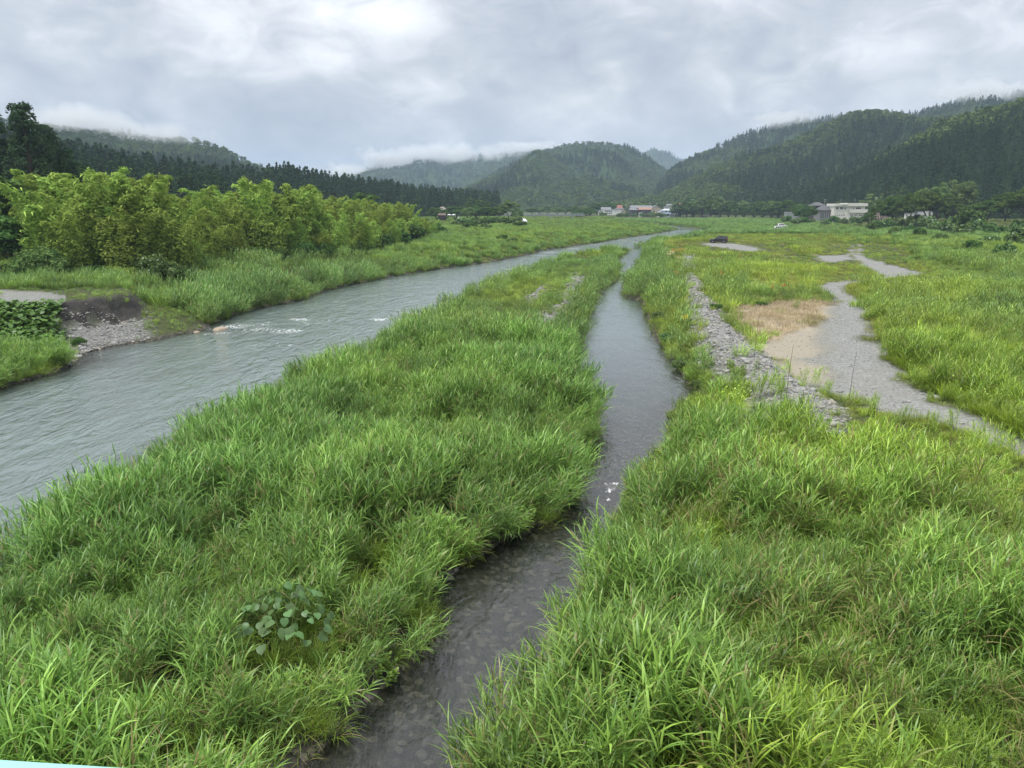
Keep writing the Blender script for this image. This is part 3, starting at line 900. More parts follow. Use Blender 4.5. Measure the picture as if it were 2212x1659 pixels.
def cedar_parts(h, R, tiers, brs, per, size, z0=0.18, seed=0):
    """drooping tiers of foliage on a pointed cone"""
    cs, rs = [], []
    for i in range(tiers):
        q = (i + U(0, .6)) / tiers
        z = h * (z0 + (0.985 - z0) * q)
        rr = R * (1 - q) ** 0.72 * U(0.82, 1.1) + 0.02 * R
        nb = max(2, int(brs * (1 - q * 0.65)))
        for k in range(nb):
            a = 2 * math.pi * (k + U(-.3, .3)) / nb + i * 1.3
            f = U(0.45, 0.85)
            cs.append((rr * f * math.cos(a), rr * f * math.sin(a), z - rr * 0.12))
            s = rr * U(0.32, 0.5)
            rs.append((s, s, s * 0.85 + h / tiers * 0.35))
    cs.append((0, 0, h * 0.965)); rs.append((R * .10, R * .10, h * .045))
    return blobs(cs, rs, per, size, 0.5, 0.65, 0.45, 0.15)
def round_parts(h, R, z0, n, per, size, flat=1.0, shape='round'):
    """broad crown: clumps spread over a dome"""
    cs, rs = [], []
    hc = (h - z0)
    for k in range(n):
        a = U(0, 6.28)
        q = U(0, 1) ** 0.6
        el = math.asin(U(-0.35, 1.0))
        f = U(0.62, 0.9)
        cs.append((R * f * math.cos(el) * math.cos(a), R * f * math.cos(el) * math.sin(a), z0 + hc * 0.45 + hc * 0.5 * f * math.sin(el)))
        s = R * U(0.20, 0.36)
        rs.append((s, s, s * 0.62 * flat))
    return blobs(cs, rs, per, size, 0.55, 0.6, 0.5, 0.35)

M_cedar_i = leafmat('cedar_needles', (0.026, 0.058, 0.026), (0.070, 0.120, 0.052), trans=0.12, rough=0.7, spec=0.15)
M_broad_i = leafmat('broad_leaves', (0.050, 0.098, 0.028), (0.130, 0.200, 0.066), trans=0.22, rough=0.7, spec=0.15)
M_cedar = leafmat('cedar_foliage', (0.026, 0.058, 0.026), (0.072, 0.122, 0.054), trans=0.12, inst=False, rough=0.7, spec=0.15)
M_cherry = leafmat('cherry_foliage', (0.038, 0.078, 0.018), (0.110, 0.175, 0.040), trans=0.2, inst=False, rough=0.6, spec=0.15)
M_bamboo = leafmat('bamboo_foliage', (0.100, 0.175, 0.030), (0.38, 0.50, 0.115), trans=0.30, inst=False, rough=0.6, ovary=0.6, spec=0.15)
M_shrub = leafmat('shrub_foliage', (0.055, 0.118, 0.024), (0.165, 0.265, 0.060), trans=0.3, inst=False, rough=0.6, ovary=0.3, spec=0.2)
M_dark = leafmat('dark_foliage', (0.040, 0.085, 0.024), (0.110, 0.190, 0.052), trans=0.22, inst=False, rough=0.6, spec=0.15)
M_willow = leafmat('willow_foliage', (0.075, 0.130, 0.040), (0.190, 0.270, 0.090), trans=0.28, inst=False, rough=0.6, spec=0.15)
M_bark = simple('bark', (0.075, 0.06, 0.048), 0.9, vary=0.35, scale=6, spec=0.1)
M_culm = simple('bamboo_culm', (0.20, 0.23, 0.08), 0.5, vary=0.3, scale=5)

# ------------------------------------------------------------------ mountains
hm, t = mat('forest_floor')
geo = t.n('ShaderNodeNewGeometry')
nn = t.noise(geo.outputs['Position'], 0.03, 6, 0.65)
c = t.mix(nn, (0.018, 0.036, 0.016), (0.050, 0.082, 0.030))
b = t.n('ShaderNodeBsdfPrincipled', ins={'Base Color': c, 'Roughness': 1.0, 'Specular IOR Level': 0.05})
finish(t, b.outputs[0])
F_pts = []
def mountain(label, ridge, front, back, treeh, dens, cut_l=0.5, spur=0.16, seed=1, nu=150, nv=44, expn=0.9, basez=3.0, individual=False, deciduous=0.5):
    r = np.array([list(PY(px, py, Y)) for px, py, Y in ridge])
    r[:, 2] = np.maximum(r[:, 2] - treeh * 1.12, basez)
    s = np.linspace(0, 1, nu)
    seg = np.concatenate([[0], np.cumsum(np.hypot(*np.diff(r[:, :2], axis=0).T))])
    seg /= seg[-1]
    R = np.stack([np.interp(s, seg, r[:, k]) for k in range(3)], -1)
    px0, py0 = R[:, 0], R[:, 1]
    vv = np.concatenate([np.linspace(0, 1, nv), np.linspace(1.06, 1.6, 10)])
    G = np.zeros((nu, len(vv), 3))
    fr_ = np.interp(s, seg, [f for f in front]) if hasattr(front, '__len__') else np.full(nu, front)
    bk = np.full(nu, back)
    for j, v in enumerate(vv):
        if v <= 1:
            k = 1 - fr_ * (1 - v) / py0
            k = np.maximum(k, 0.2)
            x, y = px0 * k, py0 * k
            prof = v ** expn
        else:
            k = 1 + bk * (v - 1) / 0.6 / py0
            x, y = px0 * k, py0 * k
            prof = 1 - 0.9 * ((v - 1) / 0.6) ** 1.2
        amp = (R[:, 2] - basez)
        nzv = (fbm(x / 140.0 + seed, y / 320.0 + seed, seed, 4) - 0.5) * 2
        wgt = math.sin(math.pi * min(v, 1.0)) if v <= 1 else 0.0
        z = basez - 1.5 + (amp + 1.5) * prof + spur * amp * nzv * wgt * 1.6
        G[:, j] = np.stack([x, y, z], -1)
    i = np.arange(nu * len(vv)).reshape(nu, len(vv))
    F = np.stack([i[:-1, :-1], i[1:, :-1], i[1:, 1:], i[:-1, 1:]], -1).reshape(-1, 4)
    o = obj('mountain', new_mesh('mountain', G.reshape(-1, 3), F, True, mats=[hm]))
    tag(o, label, kind='structure')
    # trees: random places on the grid, by area
    A = G[:-1, :-1]; B = G[1:, :-1]; D = G[:-1, 1:]
    ar = np.linalg.norm(np.cross(B - A, D - A), axis=-1)
    ar[:, nv + 3:] = 0
    n = int(ar.sum() * dens)
    cell = RNG.choice(ar.size, n, p=(ar / ar.sum()).ravel())
    ci, cj = np.divmod(cell, ar.shape[1])
    fu, fv = U(0, 1, n)[:, None], U(0, 1, n)[:, None]
    p = (G[ci, cj] * (1 - fu) + G[ci + 1, cj] * fu) * (1 - fv) + (G[ci, cj + 1] * (1 - fu) + G[ci + 1, cj + 1] * fu) * fv
    patch = fbm(p[:, 0] / 90, p[:, 1] / 200 + p[:, 2] / 60, seed + 50, 3)
    dec = patch + U(-0.07, 0.07, n) > 1 - deciduous
    dd = np.hypot(p[:, 0], p[:, 1])
    F_pts.append(dict(p=p, dec=dec, h=treeh * U(0.78, 1.18, n) * np.where(dec, 0.72, 1), pa=patch, ind=np.full(n, individual), dist=dd, m=np.full(n, len(F_pts))))
    return o

mountain('low wooded foothill behind the bamboo grove', [(-500, 130, 300), (-150, 215, 330), (100, 288, 355), (180, 300, 365), (250, 316, 380), (400, 338, 410), (480, 342, 430), (550, 352, 450), (625, 346, 470), (700, 364, 490), (850, 386, 540), (950, 401, 580), (1078, 424, 620)],
         [150, 150, 150, 150, 150, 150, 140, 140, 130, 120, 90, 70, 50], 150, 17.0, 0.030, spur=0.10, seed=3, individual=True, deciduous=0.28)
mountain('misty wooded ridge at the left behind the foothill', [(-300, 190, 900), (60, 248, 950), (150, 262, 980), (250, 270, 1000), (330, 282, 1020), (400, 284, 1040), (440, 290, 1050), (490, 310, 1080), (545, 340, 1120), (640, 375, 1150), (760, 415, 1200)],
         400, 300, 13.0, 0.012, spur=0.22, seed=9, deciduous=0.62)
mountain('far blue mountain under low cloud in the middle', [(690, 410, 2500), (740, 376, 2500), (790, 358, 2550), (850, 340, 2600), (900, 335, 2600), (960, 338, 2600), (1040, 328, 2600), (1100, 328, 2600), (1160, 314, 2650), (1250, 320, 2700), (1380, 360, 2700)],
         900, 500, 14.0, 0.005, spur=0.22, seed=15, deciduous=0.6)
mountain('rounded forested mountain at the end of the valley', [(930, 432, 1650), (1000, 398, 1680), (1060, 368, 1700), (1120, 340, 1700), (1165, 318, 1700), (1210, 305, 1720), (1250, 298, 1720), (1310, 298, 1720), (1360, 308, 1720), (1400, 330, 1750), (1445, 362, 1750), (1500, 395, 1750), (1600, 430, 1700)],
         800, 500, 13.0, 0.0095, spur=0.24, seed=22, deciduous=0.62)
mountain('distant peak in the gap between two mountains', [(1350, 365, 3400), (1390, 322, 3400), (1412, 314, 3400), (1445, 324, 3400), (1500, 355, 3400)],
         900, 500, 15.0, 0.003, spur=0.2, seed=31, nu=60, deciduous=0.5)
mountain('blue grey ridge rising into cloud on the right', [(1400, 420, 1450), (1450, 358, 1450), (1500, 326, 1450), (1560, 302, 1450), (1620, 275, 1450), (1680, 258, 1450), (1760, 246, 1450), (1850, 238, 1450), (1980, 235, 1400), (2050, 215, 1350), (2120, 190, 1320), (2200, 186, 1300), (2450, 180, 1300)],
         600, 400, 13.0, 0.0095, spur=0.2, seed=37, deciduous=0.5)
mountain('dark forested mountain on the right with a rounded top', [(1300, 437, 960), (1420, 410, 960), (1460, 392, 960), (1500, 368, 950), (1560, 340, 940), (1640, 312, 930), (1720, 286, 920), (1775, 258, 910), (1830, 230, 900), (1880, 221, 890), (1935, 228, 880), (1990, 238, 880), (2050, 236, 880), (2130, 232, 860), (2300, 215, 840)],
         [230, 240, 250, 260, 270, 290, 300, 310, 320, 320, 320, 320, 320, 320, 320], 300, 13.0, 0.024, spur=0.20, seed=44, deciduous=0.60)
mountain('steep dark cedar slope at the right edge', [(1480, 436, 760), (1600, 420, 740), (1700, 402, 700), (1790, 372, 660), (1865, 340, 620), (1950, 290, 580), (2030, 244, 570), (2110, 216, 560), (2212, 190, 550), (2450, 130, 530)],
         [60, 90, 120, 150, 165, 170, 180, 190, 190, 190], 220, 13.5, 0.038, spur=0.12, seed=52, deciduous=0.42)

# forest: LOD trees for most, the nearest cedars as trees of their own
FP = {k: np.concatenate([f[k] for f in F_pts]) for k in F_pts[0]}
vis = FP['ind'] & ~FP['dec']
sc_px = (1106 + FPX * FP['p'][:, 0] / (FP['p'][:, 1]))
cand = np.where(vis & (sc_px > 90) & (sc_px < 1110) & (FP['p'][:, 2] > 3.0))[0]
# those that stand clear above the grove: high in view and near
elev = (FP['p'][cand, 2] + FP['h'][cand] - H) / FP['dist'][cand]
grove_top = np.interp(sc_px[cand], [0, 300, 500, 700, 900, 1100], [52, 52, 46, 40, 14, 4]) / FPX
cand = cand[elev > grove_top]
chosen = []
for bi in range(10):
    cb = cand[(sc_px[cand] > 90 + bi * 102) & (sc_px[cand] <= 192 + bi * 102)]
    chosen.extend(cb[np.argsort(FP['dist'][cb])][:28])
chosen = np.array(chosen)
isind = np.zeros(len(FP['dist']), bool)
isind[chosen] = True

ced_far = [proto('cedar_far%d' % k, [cedar_parts(1.0, 0.235, 7, 6, 7, 0.054)], M_cedar_i) for k in range(4)]
bro_far = [proto('broad_far%d' % k, [round_parts(1.0, 0.42, 0.12, 16, 13, 0.075)], M_broad_i) for k in range(4)]
ced_mid = [proto('cedar_mid%d' % k, [cedar_parts(1.0, 0.215, 11, 8, 9, 0.032)], M_cedar_i) for k in range(4)]
FPR = ced_far + bro_far + ced_mid
names = ['dense cedar forest covering the low foothill behind the bamboo', 'misty mixed forest on the left ridge', 'far blue forest on the mountain under the cloud', 'mixed forest on the rounded mountain at the valley end',
         'hazy forest on the distant peak', 'hazy forest on the ridge that rises into cloud', 'dark mixed forest on the right mountain', 'dark cedar forest on the steep right slope']
for mi in range(len(F_pts)):
    s = (FP['m'] == mi) & ~isind
    n = int(s.sum())
    p = FP['p'][s].copy()
    dec, h = FP['dec'][s], FP['h'][s]
    near = FP['dist'][s] < 620
    idx = np.where(dec, 4 + RNG.integers(0, 4, n), np.where(near, 8 + RNG.integers(0, 4, n), RNG.integers(0, 4, n)))
    rot = np.stack([U(-.04, .04, n), U(-.04, .04, n), U(0, 6.28, n)], -1)
    wd = h * U(0.9, 1.25, n)
    scl = np.stack([wd, wd, h], -1)
    pa = FP['pa'][s]
    br = (0.62 + 0.68 * U(0, 1, n)) * (0.68 + 0.6 * pa)
    tint = np.stack([br * (0.95 + 0.25 * pa), br, br * 0.95], -1)
    p[:, 2] -= 0.4
    scatter('forest', names[mi], 'forest', p, rot, scl, tint, idx, FPR)
print('forest', len(FP['dist']), 'individual', len(chosen))

# individual cedars on the foothill
ced_m = []
for k in range(4):
    v, f, l, d = cedar_parts(17.0, 3.1, 14, 9, 18, 0.36, 0.14)
    cm = new_mesh('cedar_crown', v, f, False, dict(lv=l, dry=d), [M_cedar])
    tv = tube([(0, 0, -0.5), (0.05, 0, 6), (0, 0.05, 12), (0, 0, 16.2)], [0.30, 0.24, 0.13, 0.03])
    tm = new_mesh('cedar_trunk', tv[0], tv[1], True, mats=[M_bark])
    ced_m.append((cm, tm))
CED_WHERE = ['just right of the big left cedars', 'above the left end of the grove', 'above the tallest bamboo of the grove', 'above the middle of the grove', 'above the right half of the grove', 'left of the dark round tree in the grove', 'above the right tip of the grove', 'behind the park trees on the left bank']
CED_EDGE = [190, 290, 400, 520, 640, 760, 920, 9999]
for q, i in enumerate(chosen):
    p = FP['p'][i]
    k = q % 4
    s = FP['h'][i] / 17.0
    wq = CED_WHERE[int(np.searchsorted(CED_EDGE, sc_px[i]))]
    lab = 'dark pointed cedar on the foothill ' + wq
    e_ = empty('cedar_tree', (p[0], p[1], p[2] - 0.3), U(0, 6.28), lab, 'tree', 'foothill cedars ' + wq)
    e_.scale = (s * U(.9, 1.2), s * U(.9, 1.2), s)
    obj('crown', ced_m[k][0], e_)
    obj('trunk', ced_m[k][1], e_)
# ------------------------------------------------------------------ trees and shrubs that can be told apart
def tree_mesh(nm, crown, trunk_tubes, cm, tm):
    v, f, l, d = crown
    c = new_mesh(nm + '_crown', v, f, False, dict(lv=l, dry=d), [cm])
    tv, tf, _, _ = join(trunk_tubes)
    return c, new_mesh(nm + '_trunk', tv, tf, True, mats=[tm])
def put_tree(name, meshes, x, y, z, s, rz, label, cat='tree', group=None, extra=None):
    e_ = empty(name, (x, y, z), rz, label, cat, group)
    e_.scale = s if hasattr(s, '__len__') else (s, s, s)
    obj('crown', meshes[0], e_)
    obj('trunk', meshes[1], e_)
    return e_
def limbed(h, R, z0, n, per, size, flat=0.8, lim=6, tr=0.03):
    """unit-like broad tree: trunk, limbs and clumps at the limb ends"""
    cs, rs, tubes = [], [], []
    fork = z0 * 0.75
    tubes.append(tube([(0, 0, -0.03 * h), (0.01 * h, 0, fork * 0.5), (0, 0.01 * h, fork)], [tr * h * 1.25, tr * h, tr * h * 0.85], 7))
    hc = h - z0
    for k in range(lim):
        a = 2 * math.pi * k / lim + U(-.3, .3)
        rr, zt = R * U(0.45, 0.7), z0 + hc * U(0.3, 0.6)
        p1 = np.array([0, 0, fork * 0.95]); p3 = np.array([rr * math.cos(a), rr * math.sin(a), zt])
        p2 = (p1 + p3) / 2 + np.array([0, 0, -0.02 * h])
        tubes.append(tube([p1, p2, p3], [tr * h * 0.6, tr * h * 0.4, tr * h * 0.15], 5))
    for k in range(n):
        a, el, f = U(0, 6.28), math.asin(U(-0.30, 1.0)), U(0.55, 0.92)
        cs.append((R * f * math.cos(el) * math.cos(a), R * f * math.cos(el) * math.sin(a), z0 + hc * 0.38 + hc * 0.55 * f * math.sin(el)))
        s = R * U(0.16, 0.30)
        rs.append((s * 1.15, s * 1.15, s * 0.55 * flat))
    return blobs(cs, rs, per, size, 0.5, 0.45, 0.55, 0.45), tubes

# --- bamboo
def bamboo(seed):
    h = 12.0
    parts, tubes = [], []
    for c_ in range(5):
        a0, lean = U(0, 6.28), U(0.14, 0.38)
        hh = h * U(0.66, 1.03)
        b0 = np.array([U(-1.9, 1.9), U(-1.9, 1.9), 0])
        tt = np.linspace(0, 1, 9)
        cur = lambda q: b0 + np.stack([lean * hh * q ** 2.4 * math.cos(a0), lean * hh * q ** 2.4 * math.sin(a0), hh * (q - 0.07 * q ** 6)], -1)
        P = cur(tt)
        tubes.append((tube(P, 0.055 * (1 - tt) + 0.008, 5)))
        # leafy masses up the culm, rounded below and feathery at the tip
        cs, rs = [], []
        for q in np.linspace(0.16, 0.985, 13):
            p = cur(np.array([q]))[0]
            sw = 1.25 * (math.sin(math.pi * min(1, 0.20 + q * 0.76)) ** 0.7) * U(0.75, 1.2) + 0.10
            az, of = U(0, 6.28), U(0.1, 0.7) * sw
            cs.append((p[0] + of * math.cos(az), p[1] + of * math.sin(az), p[2] - 0.2 * sw))
            rs.append((sw, sw, sw * 0.80))
        for c0, r0 in zip(cs, rs):
            pr_ = 70
            v, f, l, d = blobs([c0], [r0], pr_, 0.25, 0.32, 0.62, 0.55, 0.2)
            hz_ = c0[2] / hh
            l = np.clip(l * 0.55 + 0.45 * U(0.2, 1.0) * (0.4 + 0.7 * hz_), 0, 1)  # upper masses paler, lower ones darker: top light put into leaf tone
            parts.append((v, f, l, d))
        m_ = 40                                   # drooping tip sprays
        q = U(0.55, 1.0, m_)
        c = cur(q) + RNG.normal(0, 0.28, (m_, 3))
        parts.append(blades(c, U(0, 6.28, m_), U(0.6, 1.3, m_), np.full(m_, 0.15), np.radians(U(-30, 45, m_)), np.radians(U(30, 90, m_)), 3, U(0.4, 1, m_)))
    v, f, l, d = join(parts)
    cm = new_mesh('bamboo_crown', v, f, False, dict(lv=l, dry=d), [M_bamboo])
    culms = [new_mesh('bamboo_culm', tb[0], tb[1], True, mats=[M_culm]) for tb in tubes]
    return cm, culms
bam = [bamboo(k) for k in range(6)]
gf = np.array([(-140, 596, 2.4), (60, 604, 2.4), (200, 604, 2.4), (330, 604, 2.3), (430, 594, 2.3), (520, 572, 2.2), (620, 566, 2.1), (720, 560, 2.0), (800, 546, 1.9), (880, 528, 1.8), (945, 508, 1.7)])
front = np.vstack([PZ(px, py, z) for px, py, z in gf])
fs_ = np.concatenate([[0], np.cumsum(np.hypot(*np.diff(front, axis=0).T))])
nb = 0
for row in range(4):
    step = 3.3 + row * 0.4
    for sd in np.arange(row * 1.7, fs_[-1], step):
        fx, fy = np.interp(sd, fs_, front[:, 0]), np.interp(sd, fs_, front[:, 1])
        # grow inland: away from the river
        k0 = np.interp(sd, fs_, np.arange(len(front)))
        i0 = min(int(k0), len(front) - 2)
        tv = front[i0 + 1] - front[i0]
        nv_ = np.array([-tv[1], tv[0]]) / np.linalg.norm(tv)
        x, y = np.array([fx, fy]) + nv_ * (1.6 + row * 4.6 + U(-1, 1)) + U(-0.9, 0.9, 2)
        px = 1106 + FPX * x / y
        if px < 92: continue
        hs = np.interp(px, [0, 100, 290, 420, 560, 660, 730, 900, 980], [10.2, 11.2, 12.6, 12.0, 11.6, 12.6, 10.4, 9.3, 6.2]) * U(0.78, 1.04)
        if row == 0: hs *= U(0.45, 0.85)
        z = ground_z(x, y)
        if px < 95 and row > 0: continue
        where = 'left end' if px < 330 else ('middle' if px < 640 else 'right end')
        rowl = ['low in front', 'in the second line', 'in the third line', 'at the back'][row]
        e_ = empty('bamboo_clump', (x, y, z - 0.1), U(0, 6.28), 'yellow green bamboo %s of the grove towards its %s' % (rowl, where), 'bamboo', 'bamboo grove, %s, %s' % (rowl, where))
        cm, cu = bam[nb % 6]
        wsc = hs / 12.0 * U(1.05, 1.4)
        e_.scale = (wsc, wsc, hs / 12.0)
        obj('crown', cm, e_)
        for c_ in cu: obj('culm', c_, e_)
        nb += 1
print('bamboo', nb)

# --- the big cedars at the left edge
def big_cedar(h, R, seed):
    cs, rs, tubes = [], [], []
    tiers = 30
    tubes.append(tube([(0, 0, -0.6), (0.1, 0, h * .3), (0, .1, h * .7), (0, 0, h * .95)], [0.65, .5, .26, .05], 9))
    for i in range(tiers):
        q = (i + U(0, .8)) / tiers
        z = h * (0.10 + 0.88 * q)
        rr = R * min(1.0, 0.7 + q * 1.2) * (1 - q) ** 0.45 * U(0.8, 1.12)
        for k in range(max(4, int(12 * (1 - q * 0.55)))):
            a = U(0, 6.28)
            f = U(0.35, 0.95)
            c = np.array([rr * f * math.cos(a), rr * f * math.sin(a), z - rr * 0.10 * f])
            cs.append(c)
            s = U(0.9, 1.6) * (R / 6.0) * (1.0 - 0.25 * q)
            rs.append((s, s, s * 0.9))
            if k % 3 == 0:
                tubes.append(tube([(0, 0, z - rr * .2), c * [.5, .5, 1] - [0, 0, .1 * rr], c], [.10, .07, .03], 4))
    return blobs(cs, rs, 55, 0.30, 0.42, 0.6, 0.45, 0.1), tubes
bc = [tree_mesh('cedar', *big_cedar(26.0, 6.0, k), M_cedar, M_bark) for k in range(2)]
for px, top, Y, R, k, lab in [(42, 211, 126, 6.0, 0, 'huge dark cedar towering at the left edge above the grove'), (-28, 228, 128, 6.0, 1, 'tall dark cedar cut by the left edge behind the grove'),
                              (92, 262, 133, 5.0, 1, 'tall dark cedar leaning against the huge one on its right'), (140, 312, 136, 4.6, 0, 'shorter dark cedar at the right of the tall left cedars'),
                              (176, 352, 140, 4.0, 1, 'smallest dark cedar at the right end of the left cedars')]:
    p = PY(px, top, Y)
    z = ground_z(p[0], Y)
    hh = p[2] - z
    put_tree('cedar_tree', bc[k], p[0], Y, z - 0.2, (R / 6.0, R / 6.0, hh / 26.0), U(0, 6), lab, group='big cedars at the left edge')

# --- broadleaf tree meshes (unit height 10 m)
def btree(nm, m, n=46, per=95, size=0.15, R=5.0, z0=2.6, flat=0.8, lim=6):
    cr, tb = limbed(10.0, R, z0, n, per, size, flat, lim)
    return tree_mesh(nm, cr, tb, m, M_bark)
BT = {'cherry': [btree('cherry', M_cherry, 52, 90, 0.33, 6.2, 2.3, 0.65) for k in range(3)],
      'dark': [btree('broadleaf', M_dark, 46, 90, 0.32, 4.6, 1.2, 0.95) for k in range(3)],
      'willow': [btree('willow', M_willow, 60, 90, 0.27, 3.9, 1.6, 1.25) for k in range(2)],
      'light': [btree('lighttree', M_shrub, 46, 90, 0.30, 4.4, 1.2, 1.0) for k in range(2)]}
def tree_at(kind, px, top, Y, label, name='broadleaf_tree', group=None, wid=None, base=None, k=None):
    p = PY(px, top, Y)
    z = ground_z(p[0], Y) if base is None else base
    hh = max(p[2] - z, 1.5)
    ms = BT[kind][(k if k is not None else random.randrange(99)) % len(BT[kind])]
    R0 = {'cherry': 6.2, 'dark': 4.6, 'willow': 3.9, 'light': 4.4}[kind]
    sx = hh / 10.0 if wid is None else wid / R0
    return put_tree(name, ms, p[0], Y, z - 0.1, (sx, sx * U(.9, 1.1), hh / 10.0), U(0, 6.28), label, group=group)
G1 = 'cherry trees along the levee'
for px, top, Y, wd, lab in [(1905, 428, 318, 5.2, 'spreading cherry tree at the left end of the levee clump'), (1940, 414, 312, 6.2, 'spreading cherry tree second from the left in the levee clump'),
                            (1975, 408, 305, 6.8, 'cherry tree with forked trunk in front of the white storehouse'), (2016, 407, 300, 7.0, 'cherry tree with thick trunk right of the white storehouse'),
                            (2052, 415, 300, 5.5, 'cherry tree beneath the tall pale tree on the levee'), (2098, 440, 286, 5.2, 'low cherry tree beside the dark car on the levee'),
                            (2140, 428, 284, 6.2, 'broad cherry tree near the right edge of the photo'), (2182, 412, 282, 7.0, 'large cherry tree at the right edge on the levee'), (2226, 394, 276, 8.0, 'tallest cherry tree cut by the right edge'),
                            (1880, 455, 330, 3.0, 'small cherry tree right of the white concrete building')]:
    tree_at('cherry', px, top, Y, lab, 'cherry_tree', G1, wd)
tree_at('willow', 2078, 379, 330, 'tall pale green tree rising behind the levee cherry trees', wid=6.5)
tree_at('willow', 2035, 388, 332, 'pale flat topped tree left of the tallest one behind the cherries', wid=6.5)
tree_at('willow', 1998, 398, 334, 'pale tree crown seen over the cherry trees on its left side', wid=4.5)
tree_at('dark', 1733, 440, 398, 'dark tree left of the dark hipped roof house', wid=4.6)
tree_at('cherry', 1752, 441, 396, 'spreading tree before the dark hipped roof house', wid=4.2)
tree_at('light', 1808, 432, 425, 'small bright green tree behind the white concrete building', wid=3.0)
for px, top, Y, kd, wd, lab in [(962, 448, 398, 'dark', 6.5, 'dark tree behind the brown shed beside the grove'), (944, 444, 402, 'dark', 6.0, 'dark tree between the bamboo tip and the brown shed'), (983, 441, 392, 'dark', 5.6, 'dark round tree left of the weeping willow in the park'), (1012, 444, 386, 'willow', 4.6, 'weeping grey green willow standing in the park on the left bank'),
                                (1030, 440, 394, 'dark', 5.0, 'dark tree right of the weeping willow in the park'), (1052, 442, 392, 'dark', 5.2, 'dark spreading tree in the middle of the park trees'), (1074, 442, 390, 'dark', 5.0, 'dark tree beside the big pale tree in the park'),
                                (1101, 427, 385, 'willow', 6.0, 'big pale rounded tree at the right end of the park trees'), (1118, 446, 380, 'light', 3.6, 'small pale tree under the big rounded park tree'), (1028, 424, 455, 'dark', 8.0, 'broad dark tree rising behind the park willows')]:
    tree_at(kd, px, top, Y, lab, wid=wd, group='trees of the park on the left bank')
tree_at('dark', 792, 404, 190, 'dark round tree rising out of the bamboo grove', wid=6.0)
tree_at('dark', 715, 420, 180, 'dark tree half hidden in the right part of the grove', wid=4.5)
for px, top, Y, wd, kd in [(150, 470, 88, 3.4, 'dark'), (205, 500, 86, 3.0, 'dark'), (310, 490, 88, 2.6, 'light'), (385, 500, 92, 3.0, 'dark'), (455, 480, 100, 3.0, 'dark'), (250, 440, 96, 3.2, 'light'), (580, 480, 118, 3.4, 'dark'), (680, 470, 132, 3.4, 'dark')]:
    tree_at(kd, px, top, Y, '%s leafy tree mixed into the front of the bamboo grove' % {'dark': 'dark', 'light': 'bright'}[kd], group='%s trees in the front of the grove' % kd, wid=wd)
tree_at('dark', -20, 352, 92, 'large dark leafy tree at the left edge left of the grove', wid=7.5)
tree_at('dark', 55, 364, 98, 'dark leafy tree between the left edge and the bamboo', wid=6.0)
tree_at('dark', 100, 400, 92, 'dark leafy tree in front of the tall cedars', wid=4.6)
tree_at('dark', 20, 450, 84, 'lower dark leafy tree at the left edge above the gravel lot', wid=4.5)
# trees round the village and by the far bridge
for px, top, Y, kd, wd in [(1150, 447, 640, 'dark', 7), (1166, 446, 650, 'light', 7), (1184, 444, 660, 'dark', 8), (1204, 446, 640, 'light', 7), (1222, 444, 650, 'dark', 8), (1243, 443, 600, 'dark', 7), (1262, 444, 590, 'light', 7), (1275, 446, 560, 'dark', 6), (1290, 434, 650, 'dark', 9), (1308, 431, 655, 'dark', 9), (1332, 434, 680, 'dark', 8), (1345, 438, 680, 'light', 6)]:
    tree_at(kd, px, top, Y, '%s rounded tree between far bridge and village' % {'dark': 'dark', 'light': 'pale'}[kd], group='%s trees between bridge and village' % kd, wid=wd)
for px, top, Y in [(1255, 449, 520), (1246, 452, 510), (1268, 451, 540)]:
    tree_at('dark', px, top, Y, 'dark rounded tree at the right end of the far bridge', group='dark trees at the end of the far bridge', wid=5.5)
tree_at('dark', 1458, 447, 592, 'dark tree hanging beside the carport at the village end', wid=5.5)

# --- shrubs
def shrub(m, n=16, per=80, size=0.13):
    cs, rs = [], []
    for k in range(n):
        a, el, f = U(0, 6.28), math.asin(U(-0.1, 1)), U(0.4, 0.85)
        cs.append((f * math.cos(el) * math.cos(a), f * math.cos(el) * math.sin(a), 0.35 + 0.62 * f * math.sin(el)))
        s = U(0.22, 0.42); rs.append((s, s, s * 0.75))
    cr = blobs(cs, rs, per, size, 0.55, 0.5, 0.6, 0.4)
    tb = [tube([(0, 0, -0.05), (U(-.1, .1), U(-.1, .1), .3), (U(-.4, .4), U(-.4, .4), .7)], [.035, .025, .01], 4) for k in range(4)]
    return tree_mesh('shrub', cr, tb, m, M_bark)
SH = {'g': [shrub(M_shrub) for k in range(4)], 'd': [shrub(M_dark) for k in range(3)], 'w': [shrub(M_willow, 20, 80, 0.10) for k in range(2)], 'y': [shrub(M_bamboo, 16, 110, 0.09) for k in range(2)]}
SHN = {'g': [shrub(M_shrub, 34, 130, 0.062) for k in range(2)], 'd': [shrub(M_dark, 34, 130, 0.058) for k in range(2)], 'w': [shrub(M_willow, 34, 130, 0.05)], 'y': [shrub(M_bamboo, 30, 140, 0.055)]}
def shrub_at(kd, px, py, wpx, hr, label, group=None, z=None, name='shrub'):
    """py: base in the photo, wpx: width there"""
    zz_ = GZ
    for _ in range(4):
        q = PZ(px, py, zz_)
        zz_ = ground_z(q[0], q[1])
    Y = q[1]
    if Y < 0 or Y > 700: return
    R = wpx / FPX * Y / 2
    e_ = put_tree(name, random.choice((SHN if Y < 110 else SH)[kd]), q[0], Y, zz_ - 0.05, (R, R, R * hr), U(0, 6.28), label, 'shrub', group)
    return e_
